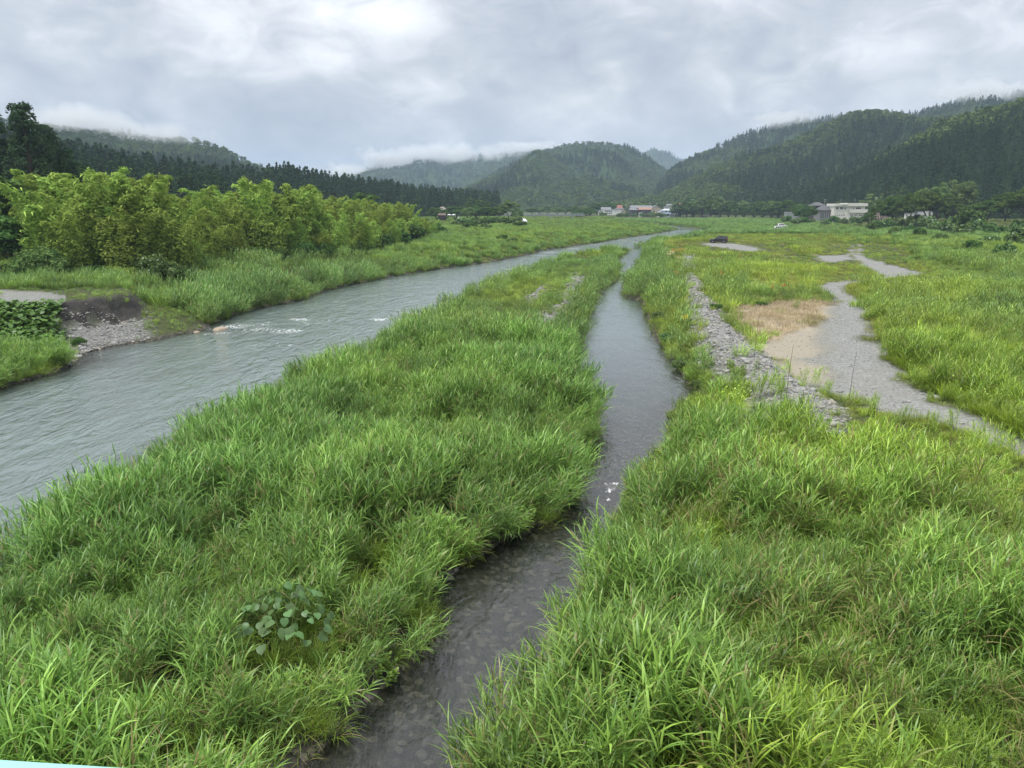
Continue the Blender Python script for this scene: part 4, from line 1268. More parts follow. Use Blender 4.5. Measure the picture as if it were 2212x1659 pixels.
rowt = [(1468, 432, 'light'), (1486, 428, 'dark'), (1503, 427, 'light'), (1521, 419, 'light'), (1540, 426, 'dark'), (1558, 421, 'light'), (1576, 428, 'dark'), (1594, 430, 'dark'), (1611, 430, 'light'),
        (1630, 431, 'dark'), (1648, 430, 'dark'), (1667, 432, 'light'), (1686, 429, 'dark'), (1706, 428, 'cherry'), (1728, 438, 'cherry'), (1741, 436, 'dark')]
for i, (px, top, kd) in enumerate(rowt):
    tree_at(kd, px + U(-3, 3), top, float(np.interp(px, [1460, 1750], [590, 470])), 'round %s tree in the row behind the levee between village and concrete building' % {'light': 'bright green', 'dark': 'dark green', 'cherry': 'spreading'}[kd], group='row of %s trees behind the levee' % kd, wid=U(5.6, 7.6))
    shrub_at('d', px + 8, 465.6, U(24, 34), U(1.3, 1.8), 'dark undergrowth bush below the tree row behind the levee', 'undergrowth of the levee tree row')
for i, (px, py) in enumerate([(215, 604), (318, 604), (372, 603), (430, 592), (470, 584), (510, 574), (560, 570), (610, 567), (660, 564), (700, 561), (770, 552), (830, 540), (862, 532), (900, 522)]):
    shrub_at('d', px, py, U(44, 70), U(1.1, 1.6), 'dark undergrowth bush in the row at the foot of the bamboo', 'dark bushes at the foot of the bamboo')
for px, py, wpx, hr, kd, lab in [(95, 606, 130, 1.05, 'w', 'grey green willow shrub beside the gravel lot'), (20, 600, 70, 0.9, 'd', 'dark shrub at the left edge behind the gravel lot'), (255, 606, 60, 1.1, 'y', 'bright yellow green bush left of the pair at the grove foot'),
                                 (282, 608, 55, 1.1, 'y', 'bright yellow green rounded bush at the foot of the grove'), (345, 606, 90, 1.3, 'g', 'leafy yellowing bush under the bamboo beside the reed wall'), (400, 604, 60, 1.2, 'd', 'dark bush in the shade between bamboo and reed wall'),
                                 (180, 606, 60, 1.0, 'd', 'dark bush behind the reeds at the grove foot'), (745, 556, 60, 0.8, 'g', 'leafy bush on the bank below the right part of the grove'), (790, 548, 45, 0.8, 'g', 'second leafy bush on the bank below the grove'),
                                 (172, 752, 34, 1.2, 'd', 'small dark green bush by the water below the washed out bank'), (940, 506, 50, 0.9, 'd', 'dark shrub closing the right tip of the bamboo grove')]:
    shrub_at(kd, px, py, wpx, hr, lab)
lsh = [(1000, 486, 40), (1022, 484, 30), (1038, 488, 36), (1056, 484, 34), (1074, 482, 30), (1092, 486, 40), (1112, 482, 36), (1015, 493, 34), (1048, 495, 30), (1125, 490, 30), (985, 488, 26), (1085, 520, 30), (1108, 523, 24), (1130, 505, 24), (1035, 520, 20)]
for i, (px, py, wpx) in enumerate(lsh):
    shrub_at('gd'[i % 2], px, py, wpx, 0.85, 'rounded %s shrub on the left bank in front of the park trees' % ['green', 'dark'][i % 2], 'shrubs on the left bank before the park, %s' % ['green', 'dark'][i % 2])
rsh = [(1905, 496, 40), (1925, 494, 34), (1948, 492, 34), (1975, 494, 46), (2002, 496, 40), (1962, 505, 30), (2040, 508, 50), (2065, 500, 50), (2092, 502, 60), (2120, 504, 50), (2075, 512, 44), (2150, 512, 36), (2168, 508, 34), (2208, 520, 50), (2200, 505, 40), (2196, 536, 50),
       (2136, 530, 40), (1985, 516, 30), (1932, 508, 24), (1720, 487, 22), (1735, 484, 24), (1752, 484, 18), (1782, 487, 22), (1800, 484, 24), (1822, 487, 22), (1842, 484, 20), (1862, 487, 26), (1700, 482, 20), (2030, 524, 34), (2100, 545, 40), (2170, 560, 46), (2020, 500, 30), (1890, 482, 30), (1905, 476, 26)]
for i, (px, py, wpx) in enumerate(rsh):
    lab = 'leafy %s shrub growing at the foot of the right levee' % ['green', 'bright green', 'dark'][i % 3]
    shrub_at('ggd'[i % 3], px, py, wpx * 1.1, U(1.0, 1.5), lab, 'shrubs at the foot of the right levee, %s' % ['green', 'bright', 'dark'][i % 3])
vsh = [(1395, 467, 24), (1410, 468, 22), (1425, 468, 20), (1388, 466, 16), (1338, 467, 20), (1350, 467, 20), (1370, 466, 16), (1432, 466, 14), (1322, 468, 20), (1302, 468, 18)]
for i, (px, py, wpx) in enumerate(vsh):
    shrub_at('dg'[i % 2], px, py, wpx, 1.1, '%s bush on the bank in front of the village houses' % ['dark', 'green'][i % 2], 'bushes before the village, %s' % ['dark', 'green'][i % 2])
# bushes by the cobble berm and channel
for px, py, wpx, hr, kd, lab in [(1545, 668, 36, 0.7, 'd', 'low dark bush right of the cobble berm'), (1470, 800, 46, 1.0, 'g', 'leafy green bush on the channel bank before the berm'), (1505, 838, 40, 1.0, 'w', 'grey green bush at the channel bend beside the tussock'),
                                 (1442, 740, 50, 0.9, 'g', 'rounded green bush on the channel bank below the berm'), (1425, 690, 40, 0.9, 'g', 'green bush beside the channel left of the berm'), (1738, 1110, 110, 0.9, 'd', 'dark leafy rose bush among the foreground reeds'),
                                 (1640, 660, 40, 0.5, 'd', 'low dark bush at the edge of the dry grass patch')]:
    shrub_at(kd, px, py, wpx, hr, lab)

# added leafy strip for the dark shade line at the tree row's foot
hcs, hrs, htb = [], [], []
for px in np.arange(1464, 1762, 2.2):
    Yh = float(np.interp((px - 1106) / FPX, CREST[:, 0] / CREST[:, 1], CREST[:, 1])) + 9.0
    xh = PY(px, 465, Yh)[0]
    zh_ = ground_z(xh, Yh)
    hcs.append((xh, Yh, zh_ + 1.2)); hrs.append((1.3, 1.1, U(1.1, 1.9)))
    htb.append(tube([(xh, Yh, zh_ - .1), (xh + .1, Yh, zh_ + 1.0)], [.06, .03], 4))
hr_ = np.array(hcs[0])
v, f, l, d = blobs(np.array(hcs) - hr_, hrs, 60, 0.34, 0.6, 0.6, 0.5, 0.3)
shade_strip = empty('shade_strip', tuple(hr_), 0, 'long leafy strip added as the dark shade line under the tree row behind the levee', 'shade_strip')
obj('foliage', new_mesh('shade_strip', v, f, False, dict(lv=l * .6, dry=d), [M_dark]), shade_strip)
tv, tf, _, _ = join(htb)
obj('stems', new_mesh('shade_strip_stems', tv - hr_, tf, True, mats=[M_bark]), shade_strip)
# ------------------------------------------------------------------ built things
class MB:
    def __init__(self):
        self.v, self.f = [], []
    def poly(self, pts):
        o = len(self.v)
        self.v += [tuple(p) for p in pts]
        self.f.append(list(range(o, o + len(pts))))
        return self
    def box(self, x0, x1, y0, y1, z0, z1):
        o = len(self.v)
        self.v += [(x, y, z) for z in (z0, z1) for y in (y0, y1) for x in (x0, x1)]
        self.f += [[o + i for i in q] for q in ([0, 2, 3, 1], [4, 5, 7, 6], [0, 1, 5, 4], [2, 6, 7, 3], [0, 4, 6, 2], [1, 3, 7, 5])]
        return self
    def prism(self, prof, y0, y1, axis='y'):
        """closed profile of (a, z) swept along an axis"""
        o, n = len(self.v), len(prof)
        for yy in (y0, y1):
            for a, z in prof:
                self.v.append((a, yy, z) if axis == 'y' else (yy, a, z))
        self.f.append([o + i for i in range(n)][::-1] if axis == 'y' else [o + i for i in range(n)])
        self.f.append([o + n + i for i in range(n)] if axis == 'y' else [o + n + i for i in range(n)][::-1])
        for i in range(n):
            j = (i + 1) % n
            self.f.append([o + i, o + j, o + n + j, o + n + i])
        return self
    def cyl(self, c, r, h, axis='z', n=14, r2=None):
        o = len(self.v)
        r2 = r if r2 is None else r2
        for k, (rr, t_) in enumerate(((r, 0.0), (r2, h))):
            for i in range(n):
                a = 2 * math.pi * i / n
                u_, w_ = rr * math.cos(a), rr * math.sin(a)
                p = {'z': (u_, w_, t_), 'y': (u_, t_, w_), 'x': (t_, u_, w_)}[axis]
                self.v.append((c[0] + p[0], c[1] + p[1], c[2] + p[2]))
        self.f.append([o + i for i in range(n)][::-1])
        self.f.append([o + n + i for i in range(n)])
        for i in range(n):
            j = (i + 1) % n
            self.f.append([o + i, o + j, o + n + j, o + n + i])
        return self
    def add(self, v, f):
        o = len(self.v)
        self.v += [tuple(p) for p in v]
        self.f += [[o + i for i in q] for q in f]
        return self
    def build(self, name, m, parent=None, bevel=0.0, smooth=False):
        me = new_mesh(name, np.array(self.v), self.f, smooth, mats=[m])
        import bmesh as _b
        bm = _b.new(); bm.from_mesh(me)
        _b.ops.recalc_face_normals(bm, faces=bm.faces)
        if bevel:
            _b.ops.bevel(bm, geom=bm.edges[:], offset=bevel, segments=2, affect='EDGES', profile=0.6)
        bm.to_mesh(me); bm.free()
        return obj(name, me, parent)

M_tile = simple('grey_roof_tile', (0.16, 0.165, 0.18), 0.55, vary=0.3, scale=8)
M_tile_d = simple('dark_roof_tile', (0.075, 0.078, 0.085), 0.6, vary=0.3, scale=8)
M_tile_b = simple('brown_roof_tile', (0.27, 0.155, 0.115), 0.6, vary=0.25, scale=8)
M_tile_r = simple('red_roof_sheet', (0.26, 0.105, 0.085), 0.55, vary=0.3, scale=5)
M_tile_o = simple('orange_roof_tile', (0.42, 0.16, 0.08), 0.6, vary=0.2)
M_tin = simple('pale_tin_roof', (0.42, 0.46, 0.50), 0.45, vary=0.15)
M_white = simple('white_plaster', (0.72, 0.72, 0.70), 0.8, vary=0.08)
M_bluew = simple('pale_blue_siding', (0.60, 0.68, 0.78), 0.7, vary=0.06)
M_beige = simple('beige_wall', (0.52, 0.44, 0.34), 0.8, vary=0.1)
M_brownw = simple('brown_boards', (0.062, 0.046, 0.038), 0.8, vary=0.3)
M_darkw = simple('dark_boards', (0.06, 0.052, 0.046), 0.85, vary=0.3)
M_frame = simple('window_frame', (0.55, 0.56, 0.57), 0.5)
M_glass = simple('window_glass', (0.035, 0.042, 0.05), 0.12, vary=0.3, spec=0.8)
M_metal = simple('galvanised_metal', (0.40, 0.42, 0.43), 0.45, metal=0.4)
M_conc_pole = simple('pole_concrete', (0.36, 0.36, 0.345), 0.85)
M_dconc = simple('dark_concrete', (0.10, 0.095, 0.09), 0.9, vary=0.35, scale=4)
# weather-stained concrete
sc_, t = mat('stained_concrete')
tcn = t.n('ShaderNodeTexCoord')
mp_ = t.n('ShaderNodeMapping', ins={'Vector': tcn.outputs['Object'], 'Scale': (1.2, 1.2, 0.22)})
ns_ = t.noise(mp_.outputs[0], 1.6, 5, 0.65)
nb_ = t.noise(tcn.outputs['Object'], 0.6, 4, 0.6)
c = t.mix(t.ramp(ns_, [(0.50, (0, 0, 0)), (0.72, (0.75, 0.75, 0.75))]), (0.80, 0.785, 0.73), (0.36, 0.33, 0.28))
c = t.mix(t.math('MULTIPLY', nb_, 0.3), c, (0.48, 0.44, 0.37))
b = t.n('ShaderNodeBsdfPrincipled', ins={'Base Color': c, 'Roughness': 0.85})
finish(t, b.outputs[0])
M_stain = sc_

def window(parent, x0, x1, z0, z1, y, panes=1, rows=1, side=False):
    """framed window proud of a wall that faces -y (or +x when side)"""
    fw = 0.07
    m = MB()
    def bb(a0, a1, d0, d1, c0, c1):
        if side: m.box(d0, d1, a0, a1, c0, c1)
        else: m.box(a0, a1, d0, d1, c0, c1)
    f0, f1 = (y, y + 0.06) if side else (y - 0.06, y)
    bb(x0, x1, f0, f1, z0, z0 + fw); bb(x0, x1, f0, f1, z1 - fw, z1)
    bb(x0, x0 + fw, f0, f1, z0 + fw, z1 - fw); bb(x1 - fw, x1, f0, f1, z0 + fw, z1 - fw)
    for k in range(1, panes):
        xm = x0 + (x1 - x0) * k / panes
        bb(xm - fw / 2, xm + fw / 2, f0, f1, z0 + fw, z1 - fw)
    wobj = m.build('window', M_frame, parent)
    for k in range(panes):
        a, b_ = x0 + (x1 - x0) * k / panes + fw / 2, x0 + (x1 - x0) * (k + 1) / panes - fw / 2
        g = MB()
        if side: g.box(y + 0.005, y + 0.03, a, b_, z0 + fw, z1 - fw)
        else: g.box(a, b_, y - 0.03, y - 0.005, z0 + fw, z1 - fw)
        g.build('pane', M_glass, wobj)
    return wobj
def roof_gable(w, d, ze, zr, ov=0.5, along='x', th=0.16):
    m = MB()
    if along == 'x':
        prof = [(-d / 2 - ov, ze - 0.12), (0, zr), (d / 2 + ov, ze - 0.12), (d / 2 + ov, ze - 0.12 + th), (0, zr + th * 1.3), (-d / 2 - ov, ze - 0.12 + th)]
        m.prism(prof, -w / 2 - ov, w / 2 + ov, 'x')
    else:
        prof = [(-w / 2 - ov, ze - 0.12), (0, zr), (w / 2 + ov, ze - 0.12), (w / 2 + ov, ze - 0.12 + th), (0, zr + th * 1.3), (-w / 2 - ov, ze - 0.12 + th)]
        m.prism(prof, -d / 2 - ov, d / 2 + ov, 'y')
    return m
def roof_hip(w, d, ze, zr, ov=0.5, rl=None):
    rl = w * 0.45 if rl is None else rl
    a, b_ = w / 2 + ov, d / 2 + ov
    m = MB()
    v = [(-a, -b_, ze), (a, -b_, ze), (a, b_, ze), (-a, b_, ze), (-rl / 2, 0, zr), (rl / 2, 0, zr)]
    v += [(x, y, z - 0.16) for x, y, z in v[:4]]
    m.add(v, [[0, 1, 5, 4], [1, 2, 5], [2, 3, 4, 5], [3, 0, 4], [6, 7, 1, 0], [7, 8, 2, 1], [8, 9, 3, 2], [9, 6, 0, 3], [9, 8, 7, 6]])
    return m
def house(name, label, px0, px1, ybase, yeave, yridge, Y, roof='gable', along='x', wallm=None, roofm=None, depth=7.0, rz=0.0, wins=(), z=None, group=None, door=True, ov=0.5, cat='house'):
    """house from its edges in the photo at distance Y"""
    a, b_ = PY(px0, ybase, Y), PY(px1, ybase, Y)
    w_ = b_[0] - a[0]
    xc = (a[0] + b_[0]) / 2
    zb = float(ground_z(xc, Y)) if z is None else z
    ze = PY(px0, yeave, Y)[2] - zb
    zr = PY(px0, yridge, Y)[2] - zb
    ze = max(ze, 1.2)
    zr = max(zr, ze + 0.2)
    e_ = empty(name, (xc, Y + depth / 2, zb), rz, label, cat, group)
    w_ -= 2 * ov * (roof != 'flat')
    w_ = max(w_, 2.0)
    mb = MB()
    mb.box(-w_ / 2, w_ / 2, -depth / 2, depth / 2, -0.3, ze)
    if roof == 'gable':
        if along == 'y':
            mb.v = []; mb.f = []
            mb.prism([(-w_ / 2, -0.3), (w_ / 2, -0.3), (w_ / 2, ze - .14), (0, zr - 0.05), (-w_ / 2, ze - .14)], -depth / 2, depth / 2, 'y')
        else:
            mb.v = []; mb.f = []
            mb.prism([(-depth / 2, -0.3), (depth / 2, -0.3), (depth / 2, ze - .14), (0, zr - 0.05), (-depth / 2, ze - .14)], -w_ / 2, w_ / 2, 'x')
    mb.build('wall', wallm, e_)
    if roof == 'gable': roof_gable(w_, depth, ze, zr, ov, along).build('roof', roofm, e_)
    elif roof == 'hip': roof_hip(w_, depth, ze, zr, ov).build('roof', roofm, e_)
    else: MB().box(-w_ / 2 - .25, w_ / 2 + .25, -depth / 2 - .25, depth / 2 + .25, ze + 0.003, zr).build('roof', roofm, e_)
    for (u0, u1, v0, v1, pn) in wins:
        window(e_, -w_ / 2 + w_ * u0, -w_ / 2 + w_ * u1, ze * v0, ze * v1, -depth / 2, pn)
    if door:
        dd = MB().box(w_ * 0.30, w_ * 0.30 + 0.9, -depth / 2 - 0.05, -depth / 2 - 0.003, 0.0, min(2.0, ze * .8)).build('door', M_brownw, e_)
        MB().box(w_ * 0.30 + 0.75, w_ * 0.30 + 0.82, -depth / 2 - 0.10, -depth / 2 - 0.053, 0.9, 1.05).build('handle', M_metal, dd)
    return e_
Z5 = lambda X, Yv: (1269.0 + X * 0.0976, 421.2 + Yv * 0.0976)
def village(name, label, X0, X1, Yb, Ye, Yr, Y, **kw):
    (a, yb), (b_, ye), (_, yr) = Z5(X0, Yb), Z5(X1, Ye), Z5(0, Yr)
    return house(name, label, a, b_, yb, ye, yr, Y, **kw)
W2 = [(0.08, 0.30, 0.25, 0.7, 2), (0.40, 0.62, 0.25, 0.7, 2)]
village('school_building', 'long white flat roofed building with a grid of windows at the left of the village', 370, 745, 432, 330, 318, 608, roof='flat', wallm=M_white, roofm=M_tin, depth=8, door=False,
        wins=[(0.03 + 0.11 * k, 0.12 + 0.11 * k, 0.62, 0.86, 2) for k in range(4)] + [(0.03 + 0.11 * k, 0.12 + 0.11 * k, 0.24, 0.48, 2) for k in range(4)], cat='building')
village('house', 'white house with dark grey tiled roof behind the school building', 300, 525, 425, 322, 274, 630, wallm=M_white, roofm=M_tile, wins=W2)
village('house', 'small pale house with sloping roof at the far left of the village', 245, 312, 425, 365, 335, 612, along='y', wallm=M_white, roofm=M_tile, depth=5)
t_ = village('temple', 'temple with tall red brown hipped roof above a grey skirt roof', 622, 825, 430, 305, 286, 640, roof='hip', wallm=M_beige, roofm=M_tile, depth=10, wins=W2, cat='temple')
zt = PY(0, Z5(0, 222)[1], 640)[2] - t_.location.z
zs = PY(0, Z5(0, 286)[1], 640)[2] - t_.location.z
u_ = MB(); k0 = MB()
v_ = [(-2.6, -2.3, zs - .2), (2.6, -2.3, zs - .2), (2.6, 2.3, zs - .2), (-2.6, 2.3, zs - .2), (-2.2, -0.3, zt), (2.2, -0.3, zt), (2.2, 0.3, zt), (-2.2, 0.3, zt)]
u_.add(v_, [[0, 1, 5, 4], [1, 2, 6, 5], [2, 3, 7, 6], [3, 0, 4, 7], [4, 5, 6, 7], [3, 2, 1, 0]]).build('upper_roof', M_tile_r, t_)
village('shed', 'small beige shed with gabled roof in front of the temple', 760, 875, 425, 372, 335, 606, along='y', wallm=M_beige, roofm=M_tile, depth=5, door=False, wins=[(0.3, 0.55, 0.4, 0.7, 1)], cat='shed')
village('house', 'dark boarded house with grey hipped roof left of the brown roofed house', 930, 1130, 430, 330, 296, 608, roof='hip', wallm=M_darkw, roofm=M_tile, wins=[(0.05, 0.25, .3, .75, 2), (0.55, 0.75, .3, .75, 2)])
village('house', 'grey roofed house with long slope behind the boarded house', 950, 1215, 425, 292, 236, 640, along='x', wallm=M_white, roofm=M_tile, depth=9, wins=W2)
village('house', 'large house with broad brown roof and timber walls in mid village', 1130, 1420, 432, 326, 279, 610, wallm=M_brownw, roofm=M_tile_b, depth=8, wins=[(0.1, 0.28, .45, .8, 2), (0.35, 0.53, .45, .8, 2), (0.66, 0.84, .45, .8, 2)])
village('garage', 'small white garage below the brown roofed house', 1150, 1215, 438, 395, 388, 604, roof='flat', wallm=M_white, roofm=M_tin, depth=4, door=False, cat='garage')
village('house', 'house with stepped grey roof seen over the brown roof', 1215, 1430, 425, 285, 236, 645, wallm=M_white, roofm=M_tile, wins=W2)
village('house', 'gabled grey roofed house left of the pale blue house', 1385, 1655, 430, 300, 236, 632, along='y', wallm=M_beige, roofm=M_tile, depth=9, wins=[(0.2, 0.36, .4, .7, 2), (0.6, 0.76, .4, .7, 2)])
village('house', 'low white house with grey roof beside the pale blue house', 1550, 1650, 445, 392, 358, 606, wallm=M_white, roofm=M_tile, depth=5)
h_ = village('house', 'pale blue two storey house with light roof at the right of the village', 1640, 1895, 446, 342, 308, 606, roof='hip', wallm=M_bluew, roofm=M_tin, depth=8, wins=[(0.30, 0.46, .72, .92, 2), (0.70, 0.86, .72, .92, 2), (0.42, 0.70, .15, .42, 2)])
wl_ = PY(*Z5(1895, 0), 606)[0] - PY(*Z5(1640, 0), 606)[0] - 1.0
MB().box(-wl_ / 2 + 2.2, wl_ / 2 + .3, -4.9, -4.003, 2.55, 2.72).build('balcony', M_bluew, h_)
village('house', 'dark roofed two tier house behind the pale blue one', 1705, 1905, 425, 262, 240, 640, roof='hip', wallm=M_white, roofm=M_tile_d, depth=8)
village('house', 'upper grey roof rising behind the dark two tier house', 1745, 1900, 425, 226, 204, 655, roof='gable', wallm=M_white, roofm=M_tile, depth=6, door=False)
village('house', 'small white annex right of the pale blue house', 1880, 1965, 440, 376, 346, 608, wallm=M_white, roofm=M_tile_b, depth=5)
village('house', 'house with orange tiled roof half hidden by trees', 1995, 2112, 425, 215, 184, 665, roof='hip', wallm=M_white, roofm=M_tile_o, depth=8)
# carport
c0, c1 = PY(*Z5(2025, 440), 604), PY(*Z5(2092, 440), 604)
zg = ground_z(c0[0], 604)
e_ = empty('carport', ((c0[0] + c1[0]) / 2, 605, zg), 0, 'open carport frame with dark inside at the right end of the village', 'carport')
hw = (c1[0] - c0[0]) / 2
for sx in (-1, 1):
    for yy in (-2, 2):
        MB().box(sx * hw - .06, sx * hw + .06, yy - .06, yy + .06, -.2, 2.1).build('post', M_metal, e_)
MB().box(-hw - .15, hw + .15, -2.3, 2.3, 2.103, 2.2).build('roof', M_tin, e_)
MB().box(-hw + .07, hw - .07, 1.95, 2.05, 0, 2.09).build('back_wall', M_darkw, e_)

# the white concrete building on the levee
Z7 = lambda X, Yv: (1728.0 + X * 0.0976, 410.4 + Yv * 0.0976)
YB = 404.0
def zx(X): return PY(Z7(X, 0)[0], 460, YB)[0]
def zh(Yv): return PY(1800, Z7(0, Yv)[1], YB)[2]
xc = (zx(745) + zx(1425)) / 2
zg = ground_z(xc, YB)
cb = empty('concrete_building', (xc, YB, zg), 0, 'stained white two storey concrete building with flat roof on the levee', 'building')
LX = lambda X: zx(X) - xc
LZ = lambda Yv: zh(Yv) - zg
MB().box(LX(750), LX(1425), 0, 9, -.4, LZ(362)).build('wall', M_stain, cb)
MB().box(LX(735), LX(1026), -0.7, 9.6, LZ(362) + .003, LZ(302)).build('parapet', M_stain, cb)
MB().box(LX(1028), LX(1462), -1.1, 9.8, LZ(360) + .003, LZ(290)).build('roof_slab', M_stain, cb)
MB().poly([(LX(750), -.72, LZ(356)), (LX(1024), -.72, LZ(346)), (LX(1024), -.72, LZ(326)), (LX(860), -.72, LZ(342))]).build('green_trim', simple('green_paint', (0.10, 0.22, 0.18), .6), cb)
MB().box(LX(1085), LX(1482), -0.9, -.003, LZ(505), LZ(430)).build('balcony', M_stain, cb)
for X0, X1, Y0, Y1, pn in [(790, 845, 428, 378, 2), (870, 952, 428, 376, 3), (978, 1008, 432, 385, 1), (1160, 1192, 425, 397, 1), (1220, 1340, 425, 385, 3), (818, 845, 568, 542, 1), (868, 895, 568, 542, 1), (918, 946, 568, 542, 1), (965, 996, 568, 542, 1), (1110, 1185, 568, 548, 2), (1205, 1265, 568, 548, 2), (1305, 1405, 568, 548, 2)]:
    window(cb, LX(X0), LX(X1), LZ(Y0), LZ(Y1), 0.0, pn)
for X in (952, 1262):
    an = MB().cyl((LX(X), 4, LZ(300)), .04, 3.0, n=6).box(LX(X) - .8, LX(X) + .8, 3.97, 4.03, LZ(300) + 1.6, LZ(300) + 1.66).box(LX(X) - .5, LX(X) + .5, 3.97, 4.03, LZ(300) + 2.3, LZ(300) + 2.36).build('antenna', M_metal, cb)
def h7(name, label, X0, X1, Yb, Ye, Yr, Y, **kw):
    (a, yb), (b_, ye), (_, yr) = Z7(X0, Yb), Z7(X1, Ye), Z7(0, Yr)
    return house(name, label, a, b_, yb, ye, yr, Y, **kw)
h7('house', 'dark hipped roof house with a band of windows left of the concrete building', 420, 748, 545, 448, 352, 408, roof='hip', wallm=simple('grey_wall', (0.20, 0.195, 0.19), .8), roofm=M_tile_d, depth=8, wins=[(0.05 + .155 * k, .19 + .155 * k, .35, .8, 2) for k in range(6)])
h7('house', 'upper dark roof behind the house with the window band', 300, 550, 545, 345, 270, 422, roof='hip', wallm=M_darkw, roofm=M_tile_d, depth=9)
house('shed', 'grey sheet metal shed between the trees of the levee row', 1700, 1727, 466, 459, 458, 470, roof='flat', wallm=M_metal, roofm=M_tin, depth=5, door=False, cat='shed')
house('storehouse', 'white gabled storehouse behind the levee cherry trees', 1974, 2016, 471, 458, 444, 322, roof='gable', along='y', wallm=M_white, roofm=M_tile, depth=9, wins=[(.1, .3, .3, .7, 1)], cat='storehouse')
house('house', 'pinkish walled house glimpsed behind the levee bushes', 1898, 1925, 466, 456, 451, 345, wallm=simple('pink_wall', (0.38, 0.30, 0.26), .8), roofm=M_tile_d, depth=6)
hh_ = house('house', 'house with blue grey roof peeping over the trees on the right slope', 2112, 2142, 440, 412, 403, 405, roof='hip', wallm=M_white, roofm=M_tin, depth=7, z=3.2)

# utility poles
def pole(label, px, ytop, Y, arms=2, group=None):
    p = PY(px, ytop, Y)
    z = ground_z(p[0], Y)
    h = p[2] - z
    e_ = empty('utility_pole', (p[0], Y, z - .1), U(-.3, .3), label, 'utility pole', group)
    MB().cyl((0, 0, 0), .17, h, n=8, r2=.10).build('pole', M_conc_pole, e_)
    for k in range(arms):
        zz1 = h - .4 - k * .9
        ca = MB().box(-.9, .9, -.16, -.09, zz1, zz1 + .1).build('crossarm', M_metal, e_)
        for x in (-.75, 0, .75):
            MB().cyl((x, -.125, zz1 + .103), .045, .16, n=6).build('insulator', M_white, ca)
    return e_
for i, (X, Yt, Y, lab) in enumerate([(925, 150, 640, 'tallest pole behind the temple'), (985, 165, 645, 'pole just right of the tallest pole by the temple'), (865, 210, 650, 'pole right of the temple roof'), (835, 220, 655, 'thin pole beside the temple roof'), (1370, 175, 650, 'left one of two close poles over the brown roof'),
                                     (1400, 150, 652, 'right one of two close poles over the brown roof'), (1525, 165, 648, 'pole with crossarms over the gabled house'), (1765, 120, 650, 'tall pole behind the pale blue house'), (1865, 135, 652, 'pole right of the tall one behind the blue house')]):
    px, py = Z5(X, Yt)
    pole('concrete utility pole, ' + lab, px, py, Y, 1 if i in (2, 3, 4) else 2)
pole('concrete utility pole left of the white concrete building', Z7(560, 0)[0], Z7(0, 195)[1], 420)
pole('slim utility pole right of the white concrete building', Z7(1693, 0)[0], Z7(0, 145)[1], 400, 1)
pole('pale pole standing by the levee steps', 1961, 455, 306, 0)
for X, Yt, lab in [(120, 362, 'left one of two lamp posts at the village edge'), (210, 374, 'right one of two lamp posts at the village edge')]:
    px, py = Z5(X, Yt)
    p = PY(px, py, 600); z = ground_z(p[0], 600)
    e_ = empty('street_lamp', (p[0], 600, z), 0, lab, 'street lamp')
    MB().cyl((0, 0, -.1), .08, p[2] - z, n=8, r2=.05).build('post', M_metal, e_)
    MB().box(-.12, .12, -.5, .1, p[2] - z - .1, p[2] - z + .05).build('lamp_head', M_white, e_)

# steps and revetments on the levee
def steps(label, px0, px1, Y, zt, zb, n):
    a, b_ = PY(px0, 470, Y), PY(px1, 470, Y)
    e_ = empty('levee_steps', ((a[0] + b_[0]) / 2, Y, zb), 0, label, 'steps')
    w_ = (b_[0] - a[0]) / 2
    for k in range(n):
        f0, f1 = k / n, (k + 1) / n
        MB().box(-w_, w_, -9 + 8.6 * f0, -9 + 8.6 * f1 + (.003 if k < n - 1 else 0), -.6 + .01 * k, (zt - zb) * f1 + .12).build('step', M_dconc, e_)
Yc = float(np.interp(0.555, CREST[:, 0] / CREST[:, 1], CREST[:, 1]))
def crestY(px):
    return float(np.interp((px - 1106) / FPX, CREST[:, 0] / CREST[:, 1], CREST[:, 1]))
steps('wide dark concrete steps down the levee before the cherry trees', 1955, 2006, crestY(1980) + 1, landz(crestY(1980)), 1.3, 8)
steps('dark concrete steps on the levee left of the parked white cars', 1508, 1547, crestY(1527) + 1, landz(crestY(1527)), 1.0, 5)

# far road bridge
M_bpaint = simple('pale_green_rail', (0.42, 0.50, 0.47), .6)
fb = empty('road_bridge', (PY(1190, 465, 482)[0], 482, 0), 0, 'low far road bridge with pale railing across the river', 'bridge')
bx0, bx1 = PY(1085, 465, 482)[0] - fb.location.x, PY(1262, 465, 482)[0] - fb.location.x
zd = PY(1190, 463.6, 482)[2]
MB().box(bx0, bx1, -2, 2, zd - .7, zd).build('deck', simple('bridge_girder', (0.22, 0.25, 0.25), .7), fb)
for yy in (-1.95, 1.95):
    for hz_ in (.45, .95):
        MB().box(bx0, bx1, yy - .03, yy + .03, zd + hz_, zd + hz_ + .07).build('rail', M_bpaint, fb)
    for x in np.arange(bx0 + .3, bx1, 2.5):
        MB().box(x - .04, x + .04, yy - .04 + .08, yy + .04 + .08, zd + .003, zd + 1.0).build('rail_post', M_bpaint, fb)
for px in (1146, 1191, 1236):
    x = PY(px, 465, 482)[0] - fb.location.x
    MB().box(x - .45, x + .45, -1.8, 1.8, -1.5, zd - .703).build('pier', M_conc_pole, fb)

